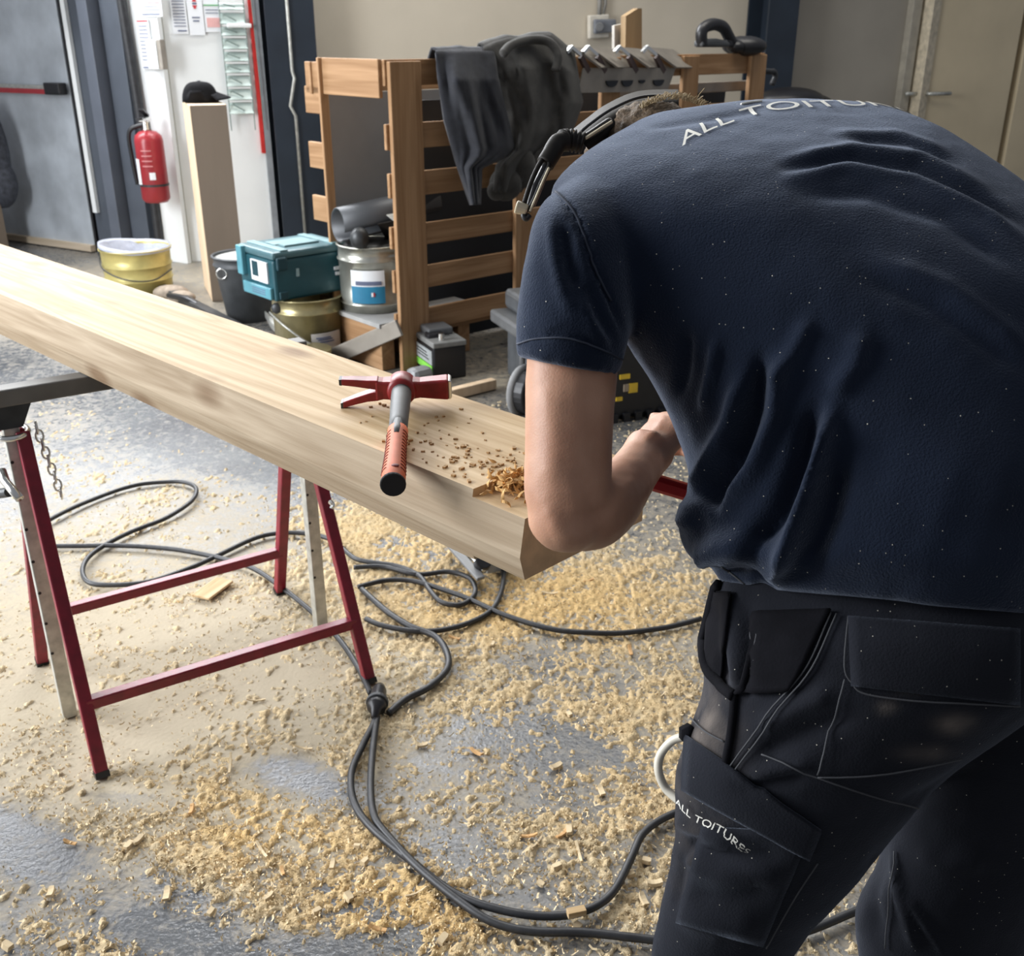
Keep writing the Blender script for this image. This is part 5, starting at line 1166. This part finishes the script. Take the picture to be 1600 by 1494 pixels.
def hit(bv, u, v, off=0):
    loc, nrm, i, d = bv.ray_cast(CAM, ray(u, v).normalized())
    if loc is None: return None, None
    if nrm.dot(ray(u, v)) > 0: nrm = -nrm
    return loc + nrm * off, nrm
def seam(name, bv, px, r, m, par, off=.001, seg=6):
    pts = []
    q = [V((u, v, 0)) for u, v in px]
    for p in spline(q, seg):
        h, n = hit(bv, p.x, p.y, off)
        if h is not None and (not pts or (h - pts[-1]).length < .08): pts.append(h)
    if len(pts) > 2: return build(name, MB().tube(pts, r, 6), m, par, smooth=True)
def patch(name, bv, poly, off, m, par, nu=14, nv=14, th=.004):
    """four-cornered cloth piece sewn onto the garment surface"""
    mb = MB(); g = []
    for i in range(nv + 1):
        for k in range(nu + 1):
            s, t = k / nu, i / nv
            u = (1 - t) * ((1 - s) * poly[0][0] + s * poly[1][0]) + t * ((1 - s) * poly[3][0] + s * poly[2][0]); v = (1 - t) * ((1 - s) * poly[0][1] + s * poly[1][1]) + t * ((1 - s) * poly[3][1] + s * poly[2][1])
            h, n = hit(bv, u, v, off); g.append(h)
    last = next((h for h in g if h is not None), None)
    if last is None: return None
    for i, h in enumerate(g):
        if h is None: g[i] = last
        last = g[i]
    W = nu + 1; fs = [(i * W + k, i * W + k + 1, (i + 1) * W + k + 1, (i + 1) * W + k) for i in range(nv) for k in range(nu)]
    fs = [f for f in fs if max((g[a] - g[b]).length for a in f for b in f) < .09]
    mb.add(g, fs); return build(name, mb, m, par, smooth=True, solid=th)
BLACKCLOTH = mat('black_pocket_cloth', (.006, .006, .008), .95, 0, .2, 30, .1, 300, spec=.1)
# shirt details
seam('hem_stitching', shirt_bvh, [(1128, 885), (1165, 912), (1205, 934), (1260, 935), (1330, 925), (1420, 915), (1520, 915), (1600, 920)], .0012, STITCH, so)
seam('cuff_stitching', shirt_bvh, [(809, 538), (840, 530), (890, 530), (940, 546), (972, 562)], .0011, mat('navy_stitching', (.03, .038, .06), .8), so)
seam('shoulder_seam', shirt_bvh, [(868, 300), (896, 330), (916, 378), (930, 420), (955, 470)], .0013, mat('navy_seam', (.02, .026, .042), .9), so)
# trouser details
patch('cargo_pocket', tr_bvh, [(1100, 1290), (1265, 1300), (1190, 1475), (1060, 1440)], .003, TROUSER, to)
patch('pocket_flap', tr_bvh, [(1078, 1150), (1282, 1292), (1262, 1338), (1072, 1232)], .006, TROUSER, to)
patch('hip_pocket', tr_bvh, [(1325, 965), (1590, 985), (1590, 1098), (1330, 1070)], .003, TROUSER, to)
patch('holster_pocket', tr_bvh, [(1182, 958), (1300, 955), (1235, 1080), (1150, 1085)], .005, BLACKCLOTH, to)
patch('holster_back', tr_bvh, [(1112, 925), (1145, 930), (1130, 1065), (1106, 1030)], .004, BLACKCLOTH, to)
seam('pocket_rim', tr_bvh, [(1128, 915), (1108, 940), (1103, 990), (1108, 1040), (1128, 1070), (1150, 1088)], .007, BLACKCLOTH, to, .004)
seam('pocket_strap', tr_bvh, [(1150, 1085), (1145, 1140), (1134, 1200)], .005, BLACKCLOTH, to, .003)
for px in ([(1185, 965), (1181, 1030), (1172, 1075)], [(1176, 965), (1172, 1030), (1163, 1080)], [(1300, 960), (1262, 1040), (1200, 1120), (1125, 1222)], [(1308, 962), (1270, 1042), (1208, 1124), (1133, 1228)], [(1326, 965), (1320, 1040), (1332, 1066), (1352, 1082), (1420, 1092), (1500, 1096), (1590, 1100)],
           [(1320, 1060), (1300, 1130), (1277, 1208)], [(1277, 1212), (1350, 1210), (1420, 1200), (1500, 1182)], [(1190, 1180), (1270, 1210), (1360, 1240), (1440, 1262)], [(1075, 1155), (1125, 1222), (1190, 1262), (1275, 1290)], [(1072, 1110), (1100, 1140), (1135, 1160)], [(1276, 1345), (1240, 1400), (1195, 1478)], [(1400, 1330), (1392, 1400), (1385, 1480)]):
    seam('seam', tr_bvh, px, .0010, STITCH, to, .004)
seam('buckle_tab', tr_bvh, [(1062, 1150), (1070, 1142), (1080, 1150)], .012, BLACKCLOTH, to)
build('white_tool_loop', MB().tube(spline([P(1074, 1150, 1.26), P(1050, 1158, 1.27), P(1032, 1180, 1.28), P(1029, 1205, 1.28), P(1040, 1232, 1.28), P(1062, 1252, 1.27)]), .0055, 10), mat('ivory_plastic_loop', (.66, .62, .52), .4), to, smooth=True)

# ---- lettering laid on cloth
def lettering(name, s, bv, base, upv, m, par, off=.0015, px=None, only=None):
    fc = bpy.data.curves.new('t', 'FONT'); fc.body = s; fc.size = 1; fc.resolution_u = 4
    o = bpy.data.objects.new('t', fc); C.objects.link(o); dg = bpy.context.evaluated_depsgraph_get(); dg.update()
    me = bpy.data.meshes.new_from_object(o.evaluated_get(dg)); bpy.data.objects.remove(o)
    import bmesh
    bm = bmesh.new(); bm.from_mesh(me)
    for k in range(3):
        es = [e for e in bm.edges if e.calc_length() > .12]
        if es: bmesh.ops.subdivide_edges(bm, edges=es, cuts=1)
        bmesh.ops.triangulate(bm, faces=bm.faces)
    bm.to_mesh(me); bm.free()
    v = verts(me); x0, x1 = v[:, 0].min(), v[:, 0].max(); hmax = v[:, 1].max()
    sp = spline(base, 12); L = [0]
    for a, b in zip(sp[:-1], sp[1:]): L.append(L[-1] + (b - a).length)
    out = []
    for p in v:
        t = (p[0] - x0) / (x1 - x0) * L[-1]; i = min(max(1, int(np.searchsorted(L, t))), len(sp) - 1)
        f = (t - L[i - 1]) / max(1e-6, L[i] - L[i - 1]); q = sp[i - 1].lerp(sp[i], f) + upv * (p[1] / hmax)
        loc, n, _, _ = bv.find_nearest(q); out.append(loc + n * off)
    mb = MB(); mb.add(out, [tuple(p.vertices) for p in me.polygons]); bpy.data.meshes.remove(me)
    return build(name, mb, m, par)
bpx = [(1066, 230), (1104, 208), (1140, 194), (1176, 182), (1222, 173), (1268, 169)]
bpts = [hit(shirt_bvh, *p)[0] for p in bpx]
e = (bpts[-1] - bpts[-3]).normalized()
h1, n1 = hit(shirt_bvh, 1086, 219); h2, _ = hit(shirt_bvh, 1078, 202); upv = h2 - h1
Lw = sum((b - a).length for a, b in zip(bpts[:-1], bpts[1:])); q = bpts[-1]; full = Lw * 1.84
while sum((b - a).length for a, b in zip(bpts[:-1], bpts[1:])) < full: bpts.append(shirt_bvh.find_nearest(bpts[-1] + e * .02)[0]); e = (bpts[-1] - bpts[-2]).normalized()
lettering('back_print', 'ALL TOITURES', shirt_bvh, bpts, upv, LETTER, so)
seam('print_stroke', shirt_bvh, [(1158, 164), (1172, 161), (1190, 159)], .0016, LETTER, so, .001)
tp = [hit(tr_bvh, *p, .011)[0] for p in ((1068, 1252), (1095, 1278), (1130, 1300), (1170, 1322))]
if all(p is not None for p in tp):
    h1, n1 = hit(tr_bvh, 1120, 1290); d0 = (tp[-1] - tp[0]).normalized(); uu = n1.cross(d0)
    if uu.z < 0: uu = -uu
    class FB:
        @staticmethod
        def find_nearest(q): a = tr_bvh.find_nearest(q); return a
    lettering('pocket_print', 'ALL TOITURES', tr_bvh, tp, uu.normalized() * .011, LETTER, to, .0105)

# ---- body: one continuous skin
bd = MB()
rsweep(bd, [(r[0], r[1], r[2], r[3], r[4]) for r in [(((l[0] * .86 + rr[0] * .14), (l[1] * .86 + rr[1] * .14)), ((l[0] * .14 + rr[0] * .86), (l[1] * .14 + rr[1] * .86)), dl, dr, th * .72) for l, rr, dl, dr, th in TORSO[:-3]]])
HEADC = P(1010, 292, 1.52); NB_ = P(1110, 262, 1.44)
limb3(bd, [NB_, (NB_ + HEADC) / 2 + V((0, 0, .02)), HEADC], [.065, .062, .06])
hf = (V((-.62, .45, -.64))).normalized(); hl_ = V((-.62, -.78, 0)).normalized(); hl_ = (hl_ - hf * hl_.dot(hf)).normalized(); hu_ = hf.cross(hl_)
if hu_.dot(HEADC - NB_) < 0: hu_ = -hu_
HR = MX((hf, hl_, hu_)).transposed()
def hd(x, y, z): return HEADC + hf * x + hl_ * y + hu_ * z
bd.ell(HEADC, (.098, .076, .098), 24, 16, HR); bd.ell(hd(.035, 0, -.055), (.068, .058, .065), 20, 12, HR)
bd.ell(hd(.105, 0, -.018), (.018, .013, .026), 12, 8, HR); bd.ell(hd(.098, 0, -.060), (.010, .025, .008), 12, 8, HR); bd.ell(hd(.085, 0, -.098), (.02, .025, .018), 12, 8, HR)
for s in (1, -1): bd.ell(hd(-.005, s * .078, -.01), (.018, .010, .032), 12, 8, HR)
# left arm
limb(bd, [(930, 360, 1.22, .055), (905, 470, 1.19, .0560), (895, 560, 1.18, .0535), (890, 640, 1.175, .0515), (888, 710, 1.17, .0500), (887, 765, 1.17, .0505), (893, 800, 1.17, .047)], 24)
bd.ell(P(886, 806, 1.17), (.046, .045, .042)); 
limb(bd, [(893, 785, 1.18, .048), (918, 800, 1.19, .046), (945, 788, 1.22, .042), (968, 765, 1.27, .0375), (990, 738, 1.33, .033), (1003, 720, 1.37, .033), (1018, 700, 1.39, .035)], 22)
def hand(mb, wrist, palm_d, back_n, side, fingers, thumb, wd=.040):
    """palm and five fingers; palm_d wrist-to-knuckle, back_n out of the back of the hand, side towards the index finger"""
    k = wrist + palm_d * .095
    secs = []
    for t, w_, h in ((0, .030, .024), (.25, .034, .024), (.6, .040, .023), (.9, .041, .019), (1.05, .036, .013)):
        secs.append((wrist + palm_d * .095 * t, side * w_, back_n * h))
    mb.sweep(secs)
    for i, ang in enumerate(fingers):
        L_ = (.042, .026, .022); sc_ = (.95, 1.05, 1.0, .82)[i]; b = k + side * (.030 - .020 * i) + back_n * .002 - palm_d * .012
        mb.ell(k + side * (.030 - .020 * i) + back_n * .008 - palm_d * .004, (.0105, .0105, .0105), 10, 8)
        pts = [b]; d = palm_d; th = 0
        for j in range(3):
            th += ang[j]; d = palm_d * math.cos(th) - back_n * math.sin(th); pts.append(pts[-1] + d * L_[j] * sc_ + (palm_d * .012 if j == 0 else V((0, 0, 0))))
        limb3(mb, pts, [.0105, .0098, .0088, .0078], 10)
    tb_ = wrist + palm_d * .03 + side * .028; limb3(mb, [tb_, tb_ + thumb[0] * .045, tb_ + thumb[0] * .045 + thumb[1] * .032, tb_ + thumb[0] * .045 + thumb[1] * .032 + thumb[2] * .026], [.017, .0125, .011, .009], 10)
WLh = P(1006, 716, 1.375); pd_ = (P(1058, 655, 1.435) - WLh).normalized(); bn = V((-.55, -.30, .75)); bn = (bn - pd_ * bn.dot(pd_)).normalized(); sd = bn.cross(pd_).normalized()
if sd.y < 0: sd = -sd
cl = (.75, 1.05, .7)
hand(bd, WLh, pd_, bn, sd, [cl, cl, cl, cl], [(pd_ * .5 + sd * .5 - bn * .7).normalized(), (pd_ * .7 - bn * .7).normalized(), (pd_ * .6 - bn * .4 - sd * .7).normalized()])
# right arm, mostly hidden behind the trunk
RS = P(1320, 265, 1.46); RE = V((.50, 1.56, 1.13)); RWr = P(1245, 790, 1.48)
limb3(bd, [RS, (RS + RE) / 2 + V((.02, .02, 0)), RE], [.058, .054, .046], 20); limb3(bd, [RE, (RE * .6 + RWr * .4), RWr], [.047, .042, .029], 20)
p2 = (P(1160, 766, 1.44) - RWr).normalized(); b2 = V((-.1, -.45, .85)); b2 = (b2 - p2 * b2.dot(p2)).normalized(); s2 = b2.cross(p2)
hand(bd, RWr, p2, b2, s2, [(.5, .8, .6)] * 4, [(p2 * .6 + s2 * .5 - b2 * .5).normalized(), (p2 * .8 - b2 * .6).normalized(), (p2 * .7 - s2 * .6 - b2 * .3).normalized()])
# legs inside the trousers
KLc = KL + V((0, 0, .10)); KRc = KR + V((0, 0, .10))
limb3(bd, [P(1330, 1040, 1.2), P(1235, 1260, 1.24), P(1115, 1500, 1.32), KL, (KL + FL_) / 2 + V((.01, 0, 0)), FL_ + V((0, 0, .09))], [.075, .07, .058, .05, .048, .038], 18)
limb3(bd, [P(1540, 1060, 1.29), P(1545, 1300, 1.38), P(1470, 1480, 1.455), KR, (KR + FR_) / 2, FR_ + V((0, 0, .09))], [.075, .072, .06, .05, .048, .038], 18)
bm_ = remesh(bd, .0048, 5)
sculpt(bm_, [([(905, 730), (925, 785), (928, 832)], 15, -.0030), ([(948, 815), (975, 775), (992, 745)], 11, .0025), ([(850, 790), (880, 838), (915, 848)], 14, .003), ([(860, 600), (862, 700), (858, 760)], 22, .003), ([(925, 600), (930, 690), (935, 740)], 16, -.0025), ([(1028, 668), (1040, 650)], 6, .002), ([(1005, 690), (1030, 668)], 5, .0015)], .0012, 3, 40)
bdo = link('body', bm_, SKIN, man)
SHOE = mat('dark_shoe_leather', (.03, .026, .022), .5, 0, .2, 20)
for F, dr in ((FL_, V((-.55, .83, 0)).normalized()), (FR_, V((-.3, .95, 0)).normalized())):
    side = V((dr.y, -dr.x, 0)); mb = MB(); z = V((0, 0, 1))
    mb.sweep([(F + dr * a + z * h, side * w_, z * hh) for a, h, w_, hh in ((-.09, .052, .030, .045), (-.06, .062, .042, .058), (0, .062, .046, .058), (.07, .050, .050, .046), (.13, .042, .051, .038), (.17, .036, .040, .030), (.19, .032, .02, .02))])
    s = build('boot', mb, SHOE, man, smooth=True)
    build('sole', MB().prism([F + dr * a + side * b + z * .002 for a, b in ((-.10, -.03), (0, -.045), (.1, -.052), (.17, -.035), (.20, 0), (.17, .035), (.1, .052), (0, .045), (-.10, .03))], z * .022), BLACKP, s, bevel=.004)
# ---- eyes, hair, headgear
for s_ in (1, -1):
    ey = build('eye', MB().ell(hd(.080, s_ * .031, .006), (.013, .013, .012), 14, 10, HR), mat('eye_white', (.75, .72, .68), .3), man, smooth=True)
    build('iris', MB().ell(hd(.0915, s_ * .031, .005), (.0022, .0055, .0055), 10, 8, HR), mat('brown_iris', (.06, .03, .015), .3), ey, smooth=True)
hr = MB(); hr.ell(hd(-.012, 0, .018), (.104, .082, .098), 28, 18, HR)
hrm = remesh(hr, .005, 2); sculpt(hrm, [], .006, 6, 90); link('hair', hrm, mat('brown_hair', (.10, .065, .035), .7, 0, .4, 120, .5, 200), man)
st = MB(); rh = random.Random(4)
for k in range(240):
    u = rh.uniform(1000, 1105); v = 168 - 16 * math.sin((u - 1000) / 105 * 3.14) + rh.uniform(-2, 4); p = P(u, v, 1.44 + rh.uniform(-.01, .02)); d = V((rh.uniform(-.6, .8), rh.uniform(-.3, .3), rh.uniform(.2, 1))).normalized() * rh.uniform(.004, .010)
    if k == 0: p = P(1086, 158, 1.44); d = V((.5, 0, .85)) * .020
    st.tube([p, p + d * .5, p + d + V((.002, 0, 0))], .0006, 4)
o = build('neck_hair', st, mat('sandy_hair', (.34, .25, .13), .6), man); tag(o, kind='stuff')
hg = MB()
# broad band over the head
c = [P(1060, 153, 1.50), P(1000, 157, 1.49), P(955, 176, 1.48), P(925, 198, 1.47), P(905, 214, 1.46)]
nn = [V((0, -.3, 1)), V((-.2, -.3, .9)), V((-.5, -.3, .8)), V((-.6, -.3, .7)), V((-.6, -.3, .7))]
band = MB(); rs = []
for p, n in zip(spline(c, 6), spline(nn, 6)):
    n = n.normalized(); w_ = ray(950, 180).normalized(); w_ = (w_ - n * w_.dot(n)).normalized()
    rs.append([p + w_ * a + n * b for a, b in ((-.028, -.016), (-.030, -.004), (-.015, .002), (.03, .002), (.03, -.006))])
band.rings(rs, True); GLOSSB = mat('glossy_black_plastic', (.012, .010, .008), .6, 0, .2, 20, spec=.25)
hb = build('headgear', band, GLOSSB, man, smooth=True); tag(hb, 'black plastic headgear with hinged slotted arm')
build('edge_strip', MB().tube(spline([P(1052, 149, 1.47), P(1000, 152, 1.46), P(955, 171, 1.45), P(922, 194, 1.44), P(908, 206, 1.44)]), .0022, 6), BLACKP, hb, smooth=True)
build('buckle', MB().prism([P(908, 214, 1.43), P(952, 184, 1.44), P(960, 187, 1.44), P(957, 194, 1.43), P(920, 220, 1.42)], V((.0, .02, -.0))), GLOSSB, hb, bevel=.004)
build('buckle_edge', MB().tube(spline([P(915, 216, 1.418), P(940, 200, 1.42), P(956, 190, 1.425)]), .0022, 6), mat('pale_plastic_and_highlight', (.55, .48, .33), .4), hb, smooth=True)
jc = [P(912, 224, 1.43), P(900, 221, 1.43), P(888, 219, 1.43), P(878, 220, 1.425)]
jp = spline(jc, 6); build('corrugated_joint', MB().tube(jp, [.0135 + .0022 * (1 if i % 3 else -1) for i in range(len(jp))], 14), GLOSSB, hb, smooth=True)
ap = spline([P(884, 220, 1.425), P(871, 224, 1.42), P(860, 240, 1.41), P(848, 262, 1.405), P(835, 288, 1.40), P(826, 315, 1.40)], 6)
build('arm_upper', MB().tube(spline([P(886, 221, 1.425), P(872, 224, 1.42), P(862, 240, 1.41), P(852, 256, 1.405)], 6), [.0135] * 12 + [.013] * 7, 14), GLOSSB, hb, smooth=True)
lo = [P(852, 248, 1.40), P(858, 252, 1.40), P(856, 266, 1.40), P(846, 286, 1.40), P(836, 310, 1.40), P(826, 330, 1.40)]
ro = [P(848, 248, 1.40), P(838, 266, 1.40), P(828, 290, 1.40), P(819, 318, 1.40)]
build('arm_slot_side', MB().tube(spline(lo, 6), .0035, 8), GLOSSB, hb, smooth=True); build('arm_slot_side', MB().tube(spline(ro, 6), .0035, 8), GLOSSB, hb, smooth=True)
build('arm_plate', MB().prism([P(851, 250, 1.405), P(862, 256, 1.405), P(851, 288, 1.405), P(835, 326, 1.405), P(822, 322, 1.405), P(832, 288, 1.405)], V((.0, .012, .0))), BLACKP, hb, bevel=.003)
build('arm_painted_highlight', MB().tube(spline([P(858, 262, 1.395), P(848, 284, 1.395), P(836, 312, 1.395), P(828, 330, 1.395)], 6), .0018, 6), bpy.data.materials['pale_plastic_and_highlight'], hb, smooth=True)  # pale line paints the highlight along the arm
kn = P(814, 325, 1.40); build('end_knob', MB().cyl(P(806, 323, 1.40), P(824, 329, 1.40), .0095, .0075, 14), bpy.data.materials['pale_plastic_and_highlight'], hb, bevel=.002)
build('end_hook', MB().tube(spline([P(822, 328, 1.40), P(818, 336, 1.40), P(822, 342, 1.40), P(828, 336, 1.40)]), .004, 8), BLACKP, hb, smooth=True)
# ---- the red-handled chisel
h0 = P(1003, 748, 1.405); h1 = P(1080, 771, 1.415); hxx = (h1 - h0).normalized()
cz = thing('chisel', 'red-handled chisel held at the beam end', 'chisel', frame(h1, x=hxx))
e1 = h1 + hxx * .12; e0 = h0 - hxx * .06
build('handle', MB().rings([[p + V((0, 0, 1)) * (a * .0125) + hxx.cross(V((0, 0, 1))).normalized() * (b * .009) for a, b in ((1, .6), (1, -.6), (.5, -1), (-.5, -1), (-1, -.6), (-1, .6), (-.5, 1), (.5, 1))] for p in (e0, e1)]), TOOLRED, cz, bevel=.002)
build('ferrule', MB().cyl(e0, e0 - hxx * .02, .012, .010), CHROME, cz)
tipb = e0 - hxx * .075
build('blade', MB().bar(e0 - hxx * .02, tipb, .022, .004), CHROME, cz)
